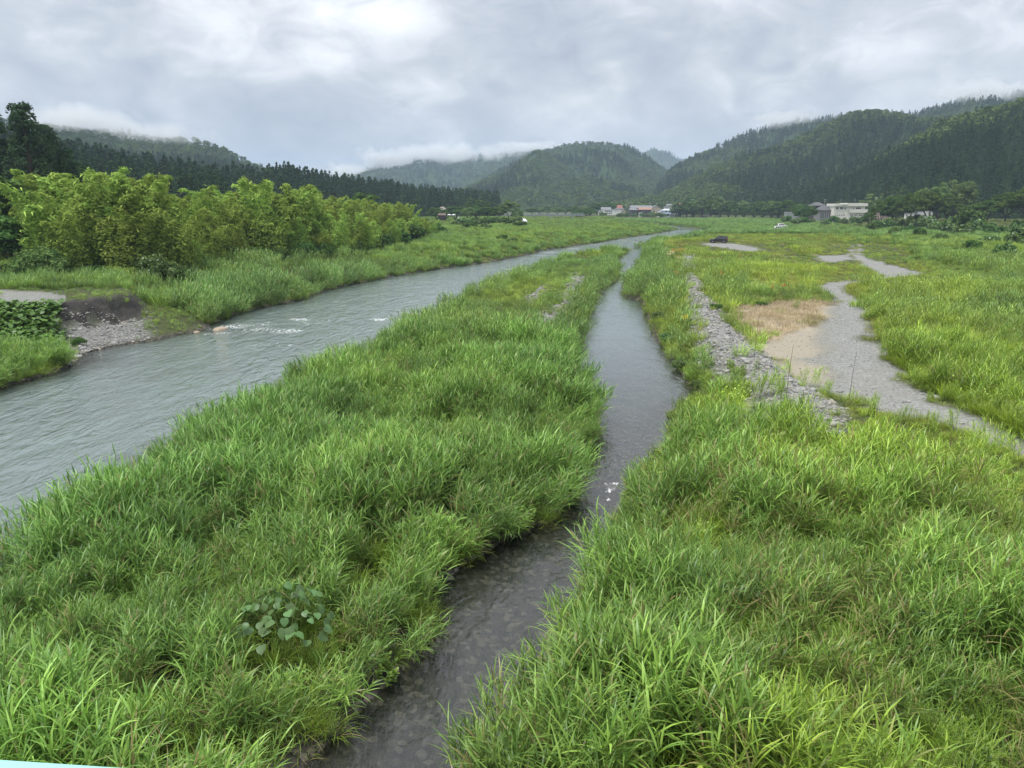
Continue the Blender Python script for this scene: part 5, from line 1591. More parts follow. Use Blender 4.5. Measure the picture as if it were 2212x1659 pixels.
# shed, parasols and board in the park on the left bank
house('shed', 'low reddish brown shed at the right tip of the bamboo grove', 946, 963, 473, 465, 461.5, 376, wallm=M_brownw, roofm=simple('brown_sheet', (0.11, 0.075, 0.06), .8), depth=4, z=ground_z(PY(954, 470, 376)[0], 376), cat='shed')
house('rest_house', 'grey thatched rest house roof behind the park trees', 946, 964, 470, 453, 446.5, 428, roof='hip', wallm=M_brownw, roofm=simple('thatch', (0.20, 0.18, 0.15), .95), depth=7, cat='house')
for px, lab in [(970.5, 'white parasol nearer the brown shed'), (980, 'white parasol right of the other one')]:
    p = PY(px, 462.5, 380); z = ground_z(p[0], 380)
    e_ = empty('parasol', (p[0], 380, z), 0, lab + ' in the riverside park', 'parasol')
    hh1 = p[2] - z
    MB().cyl((0, 0, 0), .04, hh1, n=6).build('pole', M_metal, e_)
    cn = MB()
    cn.cyl((0, 0, hh1 - .45), 1.3, .45, n=10, r2=.06).build('canopy', M_white, e_)
    MB().cyl((0, 0, 0), .3, .08, n=10).build('base', M_dconc, e_)
p = PY(992, 471, 372); z = ground_z(p[0], 372)
e_ = empty('notice_board', (p[0], 372, z), 0, 'small white notice board beside the parasols', 'board')
MB().box(-.75, .75, -.04, .04, .9, 2.3).build('panel', M_white, e_)
for sx in (-.6, .6): MB().box(sx - .05, sx + .05, .043, .13, -.1, 2.2).build('post', M_brownw, e_)
# ------------------------------------------------------------------ vehicles
def paint(name, col, rough=0.25):
    if name in MATS: return MATS[name]
    m, t = mat(name)
    tcn = t.n('ShaderNodeTexCoord')
    nz = t.noise(tcn.outputs['Object'], 2.0, 4, .6)
    c = t.mix(t.math('MULTIPLY', nz, .25), col, [v * .8 + .02 for v in col])
    b = t.n('ShaderNodeBsdfPrincipled', ins={'Base Color': c, 'Roughness': rough, 'Coat Weight': 0.5, 'Coat Roughness': 0.08})
    finish(t, b.outputs[0])
    return m
M_black = paint('black_car_paint', (0.010, 0.011, 0.013))
M_wcar = paint('white_car_paint', (0.78, 0.79, 0.80))
M_tyre = simple('tyre_rubber', (0.018, 0.018, 0.018), .85)
M_rim = simple('alloy_rim', (0.30, 0.31, 0.32), .35, metal=.8)
M_trim = simple('black_trim', (0.025, 0.025, 0.027), .6)
M_cglass = simple('car_glass', (0.020, 0.024, 0.028), .08, spec=.9)
M_red = simple('red_lamp', (0.45, 0.02, 0.02), .25)
M_lamp = simple('clear_lamp', (0.70, 0.72, 0.74), .15)
M_plate = simple('number_plate', (0.75, 0.76, 0.74), .5)
def suv(name, label, loc, rz, L=4.6, Wd=1.85, Ht=1.75, body=None, boxy=1.0, wheel=.37, group=None):
    e_ = empty(name, loc, rz, label, 'car', group)
    e_['category'] = 'car'
    sx = L / 4.6
    zb, belt = .32, Ht * .58
    # stations: x, z bottom, z belt, z top, half width at belt, half width at top  (front is -x)
    S = [(-2.30, .48, .66, .72, .62, .60), (-2.22, .36, .84, .90, .80, .76), (-1.95, zb, .96, 1.00, .90, .84), (-1.15, zb, belt, belt + .05, .925, .86), (-.95, zb, belt, belt + .08, .925, .86),
         (-.30, zb, belt, Ht - .06, .925, .70), (.1, zb, belt, Ht, .925, .71), (1.2, zb, belt, Ht, .925, .71), (1.85, zb, belt, Ht - .05, .925, .70), (2.12, zb, belt, Ht - .22 * boxy, .91, .70), (2.27, .42, belt - .05, belt + .03, .88, .80), (2.30, .46, .80, .86, .82, .78)]
    V, F = [], []
    for x, z0, zb_, zt_, wb, wt in S:
        k = Wd / 1.85
        V += [(x * sx, -wb * k, z0), (x * sx, -wb * k * 1.0, zb_), (x * sx, -wt * k, zt_ - .04), (x * sx, -wt * k * .86, zt_), (x * sx, wt * k * .86, zt_), (x * sx, wt * k, zt_ - .04), (x * sx, wb * k, zb_), (x * sx, wb * k, z0)]
    n = 8
    for i in range(len(S) - 1):
        for j in range(n):
            F.append([i * n + j, i * n + (j + 1) % n, (i + 1) * n + (j + 1) % n, (i + 1) * n + j])
    F.append(list(range(n))[::-1]); F.append([(len(S) - 1) * n + j for j in range(n)])
    MB().add(V, F).build('body', body, e_, bevel=.02, smooth=False)
    k = Wd / 1.85
    # side windows lie on the slanted flank
    def flank(x0, x1, f0, f1, side, xt0=0, xt1=0):
        zb_, zt_ = belt, Ht - .04
        def pt(x, f):
            z = zb_ + (zt_ - zb_) * f
            yv = (.925 + (.71 - .925) * f) * k + .006
            return (x * sx, side * yv, z)
        return [pt(x0, f0), pt(x1, f0), pt(x1 + xt1, f1), pt(x0 + xt0, f1)]
    for sd in (-1, 1):
        for x0, x1, a, b_ in [(-.72, .08, .42, 0), (.14, 1.02, 0, 0), (1.08, 1.82, 0, -.08)]:
            MB().poly(flank(x0, x1, .10, .86, sd, a, b_)).build('side_window', M_cglass, e_)
        MB().box(-.78 * sx, -.62 * sx, sd * .93 * k, sd * 1.08 * k, belt + .02, belt + .2).build('mirror', body, e_)
        MB().box(-1.0 * sx, 1.1 * sx, sd * .90 * k, sd * .975 * k, .30, .40).build('side_step', M_trim, e_)
        hl = MB().box(-2.26 * sx, -2.10 * sx, sd * .50 * k, sd * .84 * k, .72, .88).build('headlight', M_lamp, e_)
        MB().box(2.20 * sx, 2.325 * sx, sd * .66 * k, sd * .875 * k, .78, 1.08).build('tail_light', M_red, e_)
        for xw in (-1.42, 1.38):
            y0 = sd * .70 * k
            arch = MB(); arch.cyl((xw * sx, sd * .935 * k - (.01 if sd > 0 else 0), wheel), wheel + .10, .01 , 'y', 18).build('wheel_arch', M_trim, e_)
            wh = MB().cyl((xw * sx, y0 if sd > 0 else -.97 * k, wheel), wheel, .27 * k, 'y', 20).build('wheel', M_tyre, e_, bevel=.02)
            yo = sd * .974 * k
            MB().cyl((xw * sx, yo if sd > 0 else yo - .008, wheel), wheel * .64, .008, 'y', 14).build('rim', M_rim, wh)
            for q in range(5):
                a = q * 1.2566
                c_, s_ = math.cos(a), math.sin(a)
                MB().poly([(xw * sx + .03 * s_, yo + sd * .011, wheel - .03 * c_), (xw * sx + .6 * wheel * c_ + .03 * s_, yo + sd * .011, wheel + .6 * wheel * s_ - .03 * c_), (xw * sx + .6 * wheel * c_ - .03 * s_, yo + sd * .011, wheel + .6 * wheel * s_ + .03 * c_), (xw * sx - .03 * s_, yo + sd * .011, wheel + .03 * c_)]).build('spoke', M_trim, wh)
    MB().poly([(-.90 * sx, -.74 * k, belt + .12), (-.90 * sx, .74 * k, belt + .12), (-.34 * sx, .60 * k, Ht - .10), (-.34 * sx, -.60 * k, Ht - .10)]).build('windscreen', M_cglass, e_)
    MB().poly([(2.285 * sx, -.66 * k, belt + .06), (2.285 * sx, .66 * k, belt + .06), (2.145 * sx, .58 * k, Ht - .27 * boxy), (2.145 * sx, -.58 * k, Ht - .27 * boxy)]).build('rear_window', M_cglass, e_)
    MB().box(2.24 * sx, 2.38 * sx, -.86 * k, .86 * k, .36, .56).build('bumper', M_trim, e_)
    MB().box(-2.36 * sx, -2.20 * sx, -.80 * k, .80 * k, .36, .54).build('bumper', M_trim, e_)
    MB().box(2.315 * sx, 2.335 * sx, -.17, .17, .66, .80).build('number_plate', M_plate, e_)
    for sd in (-1, 1):
        MB().box(-.2 * sx, 1.8 * sx, sd * .60 * k - .02, sd * .60 * k + .02, Ht + .02, Ht + .06).build('roof_rail', M_trim, e_)
    return e_
q = PZ(1549, 526.0, GZ); q2 = PZ(1552, 524.5, GZ)
zq = float(terrain(np.array([q[0]]), np.array([q[1]]))['z'][0])
suv('parked_car', 'black SUV parked on the gravel beside the river', (q2[0], q2[1], ground_z(q2[0], q2[1])), math.radians(-20), 4.35, 1.8, 1.72, M_black, .35)
q2 = PZ(1684.5, 496.5, GZ)
suv('parked_car', 'white car nearer of two, half hidden by grass', (q2[0], q2[1], ground_z(q2[0], q2[1])), math.radians(172), 4.5, 1.8, 1.72, M_wcar, .9)
q2 = PZ(1690, 489.0, GZ)
suv('parked_car', 'white SUV parked just behind the nearer white car', (q2[0], q2[1], ground_z(q2[0], q2[1])), math.radians(178), 4.4, 1.8, 1.9, M_wcar, .7)
p = PY(2086, 477.0, crestY(2086) + 5)
suv('parked_car', 'dark car under the cherry trees on the levee', (p[0], p[1], ground_z(p[0], p[1])), math.radians(8), 4.3, 1.7, 1.5, M_black)
p = PY(1132, 478, 345)
suv('parked_car', 'white van parked among bushes near the far bridge', (p[0], 345, ground_z(p[0], 345)), math.radians(115), 4.3, 1.7, 2.0, M_wcar, .5)

# ------------------------------------------------------------------ anglers
M_skin = simple('skin', (0.48, 0.30, 0.21), .6)
def figure(label, loc, rz, cloth, hatc, wade=0.45, arms='rod'):
    """standing angler: one continuous skinned body, clothing and hat as parts"""
    e_ = empty('person', loc, rz, label, 'person')
    J = {'pel': (0, 0, .95), 'spi': (0, .01, 1.15), 'che': (0, 0, 1.36), 'nec': (0, -.01, 1.50), 'hea': (0, -.03, 1.60), 'top': (0, -.02, 1.74),
         'hl': (-.10, 0, .92), 'kl': (-.13, -.03, .50), 'al': (-.14, .02, .09), 'tl': (-.16, -.12, .04), 'hr': (.10, 0, .92), 'kr': (.14, -.05, .50), 'ar': (.17, .0, .09), 'tr': (.20, -.13, .04),
         'sl': (-.19, 0, 1.42), 'el': (-.27, -.06, 1.17), 'wl': (-.16, -.27, 1.12), 'fl': (-.12, -.34, 1.12), 'sr': (.19, 0, 1.42), 'er': (.27, -.04, 1.16), 'wr': (.15, -.24, 1.03), 'fr': (.10, -.31, 1.03)}
    if arms == 'up':
        J.update(er=(.30, -.05, 1.50), wr=(.24, -.16, 1.74), fr=(.22, -.19, 1.82))
    names_ = list(J)
    E = [('pel', 'spi'), ('spi', 'che'), ('che', 'nec'), ('nec', 'hea'), ('hea', 'top'), ('pel', 'hl'), ('hl', 'kl'), ('kl', 'al'), ('al', 'tl'), ('pel', 'hr'), ('hr', 'kr'), ('kr', 'ar'), ('ar', 'tr'),
         ('che', 'sl'), ('sl', 'el'), ('el', 'wl'), ('wl', 'fl'), ('che', 'sr'), ('sr', 'er'), ('er', 'wr'), ('wr', 'fr')]
    Rr = dict(pel=(.15, .11), spi=(.14, .10), che=(.17, .11), nec=(.055, .055), hea=(.085, .10), top=(.06, .07), hl=(.09, .09), kl=(.062, .062), al=(.042, .05), tl=(.035, .03), hr=(.09, .09), kr=(.062, .062), ar=(.042, .05), tr=(.035, .03),
              sl=(.065, .065), el=(.045, .045), wl=(.032, .032), fl=(.03, .02), sr=(.065, .065), er=(.045, .045), wr=(.032, .032), fr=(.03, .02))
    me = bpy.data.meshes.new('body')
    me.from_pydata([J[k] for k in names_], [(names_.index(a), names_.index(b_)) for a, b_ in E], [])
    me.materials.append(cloth)
    bo = obj('body', me, e_)
    md = bo.modifiers.new('skin', 'SKIN')
    md.use_smooth_shade = True
    me.skin_vertices[0].data[0].use_root = True
    for i, k in enumerate(names_):
        me.skin_vertices[0].data[i].radius = Rr[k]
    sb = bo.modifiers.new('sub', 'SUBSURF'); sb.levels = 1; sb.render_levels = 2
    face = MB(); face.cyl((0, -.118, 1.56), .052, .03, 'y', 10, .06).build('face', M_skin, e_)
    h_ = MB().cyl((0, -.02, 1.69), .115, .09, 'z', 12, .09).build('hat', hatc, e_)
    MB().cyl((0, -.04, 1.68), .20, .012, 'z', 14).build('brim', hatc, h_)
    MB().box(-.17, .17, -.145, -.10, 1.10, 1.36).build('vest', simple('vest_cloth', (0.18, 0.17, 0.14), .9), e_)
    for sd in (-1, 1):
        w_ = J['fl' if sd < 0 else 'fr']
        hd = MB()
        hd.box(w_[0] - .035, w_[0] + .035, w_[1] - .05, w_[1] + .02, w_[2] - .02, w_[2] + .02)
        hn = hd.build('hand', M_skin, e_, bevel=.008)
        for q_ in range(4):
            xx = w_[0] - .03 + q_ * .02
            MB().cyl((xx, w_[1] - .045, w_[2] - .045), .009, .07, 'z', 6).build('finger', M_skin, hn)
        MB().cyl((w_[0] - sd * .04, w_[1] - .02, w_[2] - .01), .011, .05, 'z', 6).build('thumb', M_skin, hn)
    return e_
M_c1 = simple('grey_waders', (0.10, 0.075, 0.07), .8); M_c2 = simple('black_waders', (0.025, 0.027, 0.03), .7); M_c3 = simple('green_clothes', (0.06, 0.075, 0.06), .8)
M_h1 = simple('dark_hat', (0.05, 0.045, 0.05), .9)
M_rod = simple('carbon_rod', (0.05, 0.05, 0.055), .4)
def rod(label, loc, az, el, L=8.0):
    v, f, _, _ = tube([(0, 0, 0), (0, 0, L * .5), (0, 0, L)], [.022, .014, .004], 6)
    o = MB().add(v, f.tolist()).build('fishing_rod', M_rod)
    o.location = loc
    d = Vector((math.cos(az) * math.cos(el), math.sin(az) * math.cos(el), math.sin(el)))
    o.rotation_euler = d.to_track_quat('Z', 'Y').to_euler()
    tag(o, label, 'fishing rod')
for px, py, zf, cl, rz, lab, arms, raz in [(1419.7, 518, -.42, M_c1, 1.0, 'angler in dark waders standing up to the thighs in mid river', 'rod', 2.9), (1445, 502, -.25, M_c2, -.5, 'angler in black standing by the gravel spit', 'rod', 2.7), (1415.5, 482.6, 0.0, M_c3, .2, 'farthest angler at the upstream rapids with one arm raised', 'up', 2.2)]:
    q = PZ(px, py, 0)
    zq = ground_z(q[0], q[1])
    zf = max(zf, zq) if zq > zf else zf
    if zq < -.45: zf = -.45
    figure(lab, (q[0], q[1], zf), rz, cl, M_h1, arms=arms)
    f_ = Vector((.0, -.34, 1.1)) if arms == 'rod' else Vector((.22, -.2, 1.84))
    f_.rotate(Matrix.Rotation(rz, 3, 'Z'))
    rod('long thin fishing rod held by the ' + {1419.7: 'angler in mid river', 1445: 'angler in black', 1415.5: 'farthest angler'}[px], (q[0] + f_.x, q[1] + f_.y, zf + f_.z), raz, math.radians(38), 7.0)

# ------------------------------------------------------------------ stones
sm, t = mat('river_stone')
oi = t.n('ShaderNodeObjectInfo')
tcn = t.n('ShaderNodeTexCoord')
ti = t.n('ShaderNodeAttribute', attribute_name='tint', attribute_type='INSTANCER')
nz = t.noise(tcn.outputs['Object'], 2.5, 5, .65)
c = t.mix(nz, (0.17, 0.172, 0.17), (0.43, 0.43, 0.415))
rr_ = t.ramp(oi.outputs['Random'], [(0.0, (0.55, 0.56, 0.57)), (0.35, (0.85, 0.85, 0.86)), (0.7, (1.05, 1.04, 1.02)), (0.9, (0.95, 0.86, 0.74)), (1.0, (1.15, 1.14, 1.12))])
c = t.mix(1.0, c, rr_, 'MULTIPLY')
b = t.n('ShaderNodeBsdfPrincipled', ins={'Base Color': c, 'Roughness': .85, 'Specular IOR Level': .25})
finish(t, b.outputs[0])
M_stone = sm
import bmesh
def stone_mesh(seed, sub, flat=.62):
    bm = bmesh.new()
    bmesh.ops.create_icosphere(bm, subdivisions=sub, radius=1.0)
    rs = np.random.default_rng(seed)
    ax = rs.normal(0, 1, (5, 3)); ax /= np.linalg.norm(ax, axis=1)[:, None]
    off = rs.uniform(.62, .95, 5)
    for v in bm.verts:
        p = np.array(v.co)
        for a, o in zip(ax, off):           # worn facets
            dd = p @ a - o
            if dd > 0: p = p - a * dd * .8
        p = p * (1 + .05 * rs.normal())
        v.co = (p[0] * 1.15, p[1] * .92, p[2] * flat)
    me = bpy.data.meshes.new('stone')
    bm.to_mesh(me); bm.free()
    me.materials.append(M_stone)
    if sub > 1: me.polygons.foreach_set('use_smooth', np.ones(len(me.polygons), bool))
    return me
ST2 = [stone_mesh(k, 2) for k in range(6)]
ST1 = [obj('cobble%d' % k, stone_mesh(20 + k, 1), link=False) for k in range(5)]
# candidates over the berm, scree, stony patches and track
n = 230000
x = U(-40, 40, n); y = U(20, 110, n)
pxr = 1106 + FPX * x / (y * CP + 9 * SP)
kk = (pxr < 2300) & (pxr > -50)
x, y = x[kk], y[kk]
T = terrain(x, y)
scree = T['cut'] * sstep(5.4, 4.2, T['d']) * (T['d'] > -.3)
wgt = np.maximum.reduce([np.where(T['berm'] > .03, 1.0, 0) * 1.0, .16 * sstep(2.9, 1.2, dpoly(x, y, BERM1, False)) * (T['d'] > 1), T['ig'] * .8, T['stony'] * .45, scree * 1.0, T['track'] * .13, T['dry'] * .06])
wgt = np.where(T['d'] < -.4, 0, wgt)
sel = U(0, 1, len(x)) < wgt
x, y = x[sel], y[sel]; T = {k: v[sel] for k, v in T.items()}; scree = scree[sel]
n = len(x)
size = .045 + .075 * U(0, 1, n) ** 2.2 + np.where(U(0, 1, n) < .04, U(.03, .16, n), 0)
size *= np.where(T['track'] > .5, .62, 1.0) * np.where(scree > .3, 1.05, 1.0) * 0.92
big = np.argsort(-size / np.hypot(x, y))[:270]
isb = np.zeros(n, bool); isb[big] = True
for i in big:
    o = obj('stone', ST2[int(RNG.integers(6))], ground, (x[i], y[i], T['z'][i] + size[i] * .15), (U(-.3, .3), U(-.3, .3), U(0, 6.28)), float(size[i]))
s_ = ~isb
m_ = int(s_.sum())
scatter('cobbles', 'grey river cobbles heaped on the berm and strewn over gravel', None, np.stack([x, y, T['z'] + size * .12], -1)[s_], np.stack([U(-.5, .5, m_), U(-.5, .5, m_), U(0, 6.28, m_)], -1), size[s_], np.ones((m_, 3)), RNG.integers(0, 5, m_), ST1, parent=ground)
# the washed-out bank as a finer patch of ground: crumbling dark soil over scree
bx = np.arange(CUTP[:, 0].min() - 1.0, CUTP[:, 0].max() + 1.0, .13); by = np.arange(CUTP[:, 1].min() - 1.0, CUTP[:, 1].max() + 1.2, .13)
BX, BY = np.meshgrid(bx, by)
Tb = terrain(BX.ravel(), BY.ravel())
inn = sstep(1.2, -0.2, sdpoly(BX.ravel(), BY.ravel(), CUTP))
rough_ = (fbm(BX.ravel() / .55, BY.ravel() / .55, 91, 4) - .42) * .55
zb_ = Tb['z'] + inn * (rough_ * sstep(3.2, 4.6, Tb['d']) * sstep(8.0, 6.2, Tb['d']) + .03 * sstep(3.0, 4.2, Tb['d'])) - .10 * sstep(4.2, 3.0, Tb['d']) - .12 * (1 - inn)
ii = np.arange(BX.size).reshape(BX.shape)
bf = np.stack([ii[:-1, :-1], ii[:-1, 1:], ii[1:, 1:], ii[1:, :-1]], -1).reshape(-1, 4)
top_ = sstep(5.6, 6.6, Tb['d'] + Tb['n2'])
ea = np.clip(sstep(3.0, 4.6, Tb['d'] + Tb['n2'] * 2) * (1 - top_ * .8), 0, 1)
tag(obj('earth_bank', new_mesh('earth_bank', np.stack([BX.ravel(), BY.ravel(), zb_], -1), bf, False, dict(grav=(1 - ea) * (1 - top_), dry=np.zeros(BX.size), earth=ea, wet=sstep(.3, 0, Tb['d']), scarp=np.zeros(BX.size)), [gm])), 'washed out dark earth bank above a fan of pale stones', kind='structure')
# boulders in the water
M_tan = simple('tan_rock', (0.30, 0.24, 0.17), .8, vary=.25, scale=4)
M_wetrock = simple('wet_rock', (0.05, 0.045, 0.04), .35, vary=.4, scale=5)
def rock(label, px, py, w_px, hgt_, m, group=None):
    q = PZ(px, py, 0.05)
    me = stone_mesh(random.randrange(1000), 3, .7); me.materials.clear(); me.materials.append(m)
    r = w_px / FPX * q[1] / 2
    o = obj('boulder', me, None, (q[0], q[1], -.02), (0, 0, U(0, 6)), (r, r * .8, hgt_))
    tag(o, label, 'rock', group)
rock('tan boulder breaking the rapids on the left', 476, 710, 36, .30, M_tan)
rock('small pale boulder left of the tan one in the rapids', 425, 716, 18, .16, M_tan)
rock('white stone at the water edge below the washed out bank', 207, 752, 22, .2, M_stone)
for px, py, wp, lab in [(1300, 617, 7, 'dark wet rock along the island edge, nearest the cobble heap'), (1306, 608, 6, 'dark wet rock along the island edge, second one upstream'), (1318, 597, 6, 'dark wet rock along the island edge, third one upstream'), (1293, 632, 6, 'dark wet rock at the island edge before the long pool'),
                        (1480, 505, 9, 'dark rock in the river between angler and right shore'), (1470, 506.5, 7, 'smaller dark rock beside the one near the right shore'), (1500, 503, 8, 'dark rock close to the far right shore'), (1376, 519, 10, 'flat dark rock in the rapids above the island'), (1384, 521, 8, 'flat dark rock just right of the one above the island'),
                        (968, 1246, 30, 'dark wet stone at the narrow bend of the side channel'), (985, 1228, 22, 'dark stone against the island mud at the bend'), (1018, 1200, 26, 'grey stone on the mud at the bend of the channel')]:
    rock(lab, px, py, wp, .16 if py > 600 else .35, M_wetrock)
# stones on the bed of the near channel (seen through the water)
M_bed = simple('bed_stone', (0.085, 0.08, 0.07), .8, vary=.5, scale=6)
STB = [m_.copy() for m_ in ST2]
for m_ in STB: m_.materials.clear(); m_.materials.append(M_bed)
for i in range(120):
    for _ in range(30):
        yy = float(U(11, 32)); xx = float(U(-7, 6))
        if inpoly(np.array([xx]), np.array([yy]), SIDE)[0]: break
    s = float(U(.04, .15))
    obj('stone', STB[i % 6], ground, (xx, yy, ground_z(xx, yy) + s * .05), (0, 0, U(0, 6.28)), s)

# ------------------------------------------------------------------ single plants worth their own
def leaf_mesh(nm, m, lobes=3):
    """broad heart-shaped leaf, cupped, one unit long from the stalk at the origin along +x"""
    prof = [(0, 0), (-.08, .18), (.02, .40), (.25, .50), (.45, .46), (.62, .40), (.80, .22), (1.0, 0)]
    V = [(x_, y_, .10 * abs(y_) - .18 * x_ * x_) for x_, y_ in prof] + [(x_, -y_, .10 * abs(y_) - .18 * x_ * x_) for x_, y_ in prof[1:-1]]
    mid = [(x_, 0, -.18 * x_ * x_) for x_ in (.25, .5, .75)]
    V += mid
    up = list(range(0, 8)); dn = [0] + list(range(8, 14)) + [7]
    F = []
    for side, sg in ((up, 1), (dn, -1)):
        a = [[side[0], side[1], side[2], 14], [14, side[2], side[3]], [14, side[3], side[4], 15], [15, side[4], side[5], 16], [16, side[5], side[6], 7]]
        F += a if sg > 0 else [q_[::-1] for q_ in a]
    me = new_mesh(nm, V, F, True, dict(lv=U(0, 1, len(V)) * .3 + .35, dry=np.zeros(len(V))), [m])
    return me
M_bl = leafmat('broad_leaf', (0.070, 0.145, 0.045), (0.15, 0.25, 0.090), trans=.25, inst=False, ovary=.5, spec=.25)
M_bl2 = leafmat('kudzu_leaf', (0.09, 0.19, 0.05), (0.20, 0.32, 0.10), trans=.3, inst=False, ovary=.5, spec=.25)
LM = [leaf_mesh('leaf', M_bl) for k in range(3)]
LM2 = [leaf_mesh('leaf', M_bl2) for k in range(3)]
def leafy(name, label, x, y, z, R, h0, h1, n, size, meshes, cat='plant'):
    e_ = empty(name, (x, y, z), 0, label, cat)
    for k in range(5):
        a = k * 1.26 + U(-.3, .3)
        v, f, _, _ = tube([(0, 0, 0), (R * .3 * math.cos(a), R * .3 * math.sin(a), h1 * .5), (R * .65 * math.cos(a), R * .65 * math.sin(a), h1 * .9)], [.014, .011, .005], 5)
        MB().add(v, f.tolist()).build('stem', M_culm, e_)
    for k in range(n):
        a, r = k * 2.4 + U(-.3, .3), R * math.sqrt((k + .5) / n)
        hh1 = (h1 - (h1 - h0) * (r / R) ** 1.5 * U(.6, 1.0)) * U(.72, 1.0)
        s = size * U(.75, 1.25)
        obj('leaf', meshes[k % 3], e_, (r * math.cos(a), r * math.sin(a), hh1), (U(-.7, .7), U(-.1, .9), a + U(-.9, .9)), s)
    return e_
q = PZ(612, 1300, 1.75)
leafy('broadleaf_plant', 'broad leaved grey green plant standing out of the island reeds', q[0], q[1], ground_z(q[0], q[1]), 0.95, .75, 1.75, 90, .19, LM)
q = PZ(40, 1590, 1.2)
leafy('vine_plant', 'round leaved vine at the lower left above the bridge rail', q[0], q[1], ground_z(q[0], q[1]), .5, .7, 1.2, 14, .17, LM2)
q = PZ(1262, 735, 1.0)
# creeper over the bank below the gravel lot: one carpet of leaves
cx_, cy_ = U(-52, -28, 9000), U(36, 60, 9000)
Tc = terrain(cx_, cy_)
pxc = 1106 + FPX * cx_ / (cy_ * CP + 8 * SP)
ck = Tc['left'] & (pxc < 165) & (Tc['d'] > 2.2) & (Tc['lot'] < .2) & (Tc['cut'] < .3) & (cy_ < 54)
cx_, cy_ = cx_[ck], cy_[ck]; zc = Tc['z'][ck]
m_ = len(cx_)
kudzu = [obj('creeper%d' % k, leaf_mesh('creeper', leafmat('creeper_leaf%d' % k, (0.07, 0.155, 0.035), (0.15, 0.26, 0.06), trans=.3, spec=.25)), link=False) for k in range(2)]
rep = 4
P3 = np.repeat(np.stack([cx_, cy_, zc], -1), rep, 0) + np.stack([U(-.4, .4, m_ * rep), U(-.4, .4, m_ * rep), U(.15, .65, m_ * rep)], -1)
br = U(.7, 1.2, m_ * rep)
scatter('creeper', 'dense dark green creeper covering the bank below the gravel lot', 'creeper', P3, np.stack([U(-.5, .5, m_ * rep), U(-.2, .7, m_ * rep), U(0, 6.28, m_ * rep)], -1), U(.22, .40, m_ * rep), np.stack([br, br, br * .9], -1), RNG.integers(0, 2, m_ * rep), kudzu)
# tussock by the channel bend, dry stalks, flowering plants
def tussock(label, px, py, h, R, n, m, wd=.02):
    q = PZ(px, py, 1.0)
    z = ground_z(q[0], q[1])
    a, r = U(0, 6.28, n), R * .25 * np.sqrt(U(0, 1, n))
    v, f, l, d = blades(np.stack([r * np.cos(a), r * np.sin(a), np.zeros(n)], -1), a + U(-.5, .5, n), h * U(.7, 1.2, n), wd * U(.8, 1.2, n), np.radians(U(50, 85, n)), np.radians(U(60, 150, n)), 5, U(0, 1, n), None, .4)
    o = obj('grass_tussock', new_mesh('tussock', v, f, True, dict(lv=l, dry=d), [m]), None, (q[0], q[1], z))
    tag(o, label, 'grass')
M_tus = leafmat('tussock_blade', (0.13, 0.25, 0.035), (0.29, 0.43, 0.075), trans=.35, inst=False, ovary=.1, spec=.25)
tussock('arching bright green grass tussock at the channel bend by the berm', 1568, 838, 1.5, 1.0, 320, M_tus)
tussock('lone grass tuft growing on a rock in the rapids', 541, 716, .75, .8, 140, M_tus, .03)
M_stalk = simple('dead_stalk', (0.10, 0.08, 0.06), .9)
for px, pyb, pyt, lab in [(1695, 892, 745, 'thin dead stalk standing beside the gravel track'), (1627, 800, 680, 'thin dead stalk right of the cobble berm'), (1833, 872, 742, 'tall dead stem leaning at the edge of the foreground reeds')]:
    q = PZ(px, pyb, 1.0); z = ground_z(q[0], q[1])
    top = PY(px + 6, pyt, q[1])[2]
    hh1 = min(2.6, max(1.2, top - z))
    v, f, _, _ = tube([(0, 0, -.05), (.02, 0, hh1 * .5), (.10, .03, hh1)], [.014, .011, .006], 5)
    o = MB().add(v, f.tolist()).build('dead_stalk', M_stalk)
    o.location = (q[0], q[1], z); tag(o, lab, 'stalk')
def flowering(label, px, py, wpx, h, col, nm, n=26, leaf=M_shrub):
    q = PZ(px, py, 1.0); z = ground_z(q[0], q[1])
    R = wpx / FPX * q[1] / 2
    e_ = empty('flowering_plant', (q[0], q[1], z), U(0, 6), label, 'plant')
    v, f, l, d = blobs([(U(-R * .5, R * .5), U(-R * .5, R * .5), h * U(.25, .6)) for k in range(7)], [(R * .45, R * .45, h * .25)] * 7, 40, .07, .5, .4, .6)
    obj('foliage', new_mesh('foliage', v, f, False, dict(lv=l, dry=d), [leaf]), e_)
    fm = simple('petal_' + nm, col, .6, vary=.2)
    for k in range(n):
        a, r = U(0, 6.28), R * math.sqrt(U())
        MB().cyl((r * math.cos(a), r * math.sin(a), h * U(.65, 1.05)), .045, .13, 'z', 6, .02).build('flower', fm, e_)
flowering('orange flowering plants at the top of the cobble berm', 1466, 552, 36, 1.3, (.65, .20, .05), 'orange', 40)
flowering('pale yellow flower spikes left of the cobble berm', 1448, 562, 22, 1.5, (.80, .68, .36), 'cream', 40)
flowering('orange tinged weed beside the berm gap', 1462, 604, 16, 1.0, (.60, .20, .06), 'orange', 16)
flowering('yellow flowering plant on the channel side of the berm', 1481, 700, 26, .8, (.80, .62, .04), 'yellow', 12)
flowering('single red plant standing in the olive meadow', 1558, 606, 8, 1.1, (.62, .05, .04), 'red', 14)
flowering('red flowers before the stony patch', 1664, 638, 10, .8, (.55, .04, .05), 'red', 6)
flowering('crimson flowers right of the red ones by the stony patch', 1690, 632, 8, .8, (.50, .03, .05), 'red', 5)

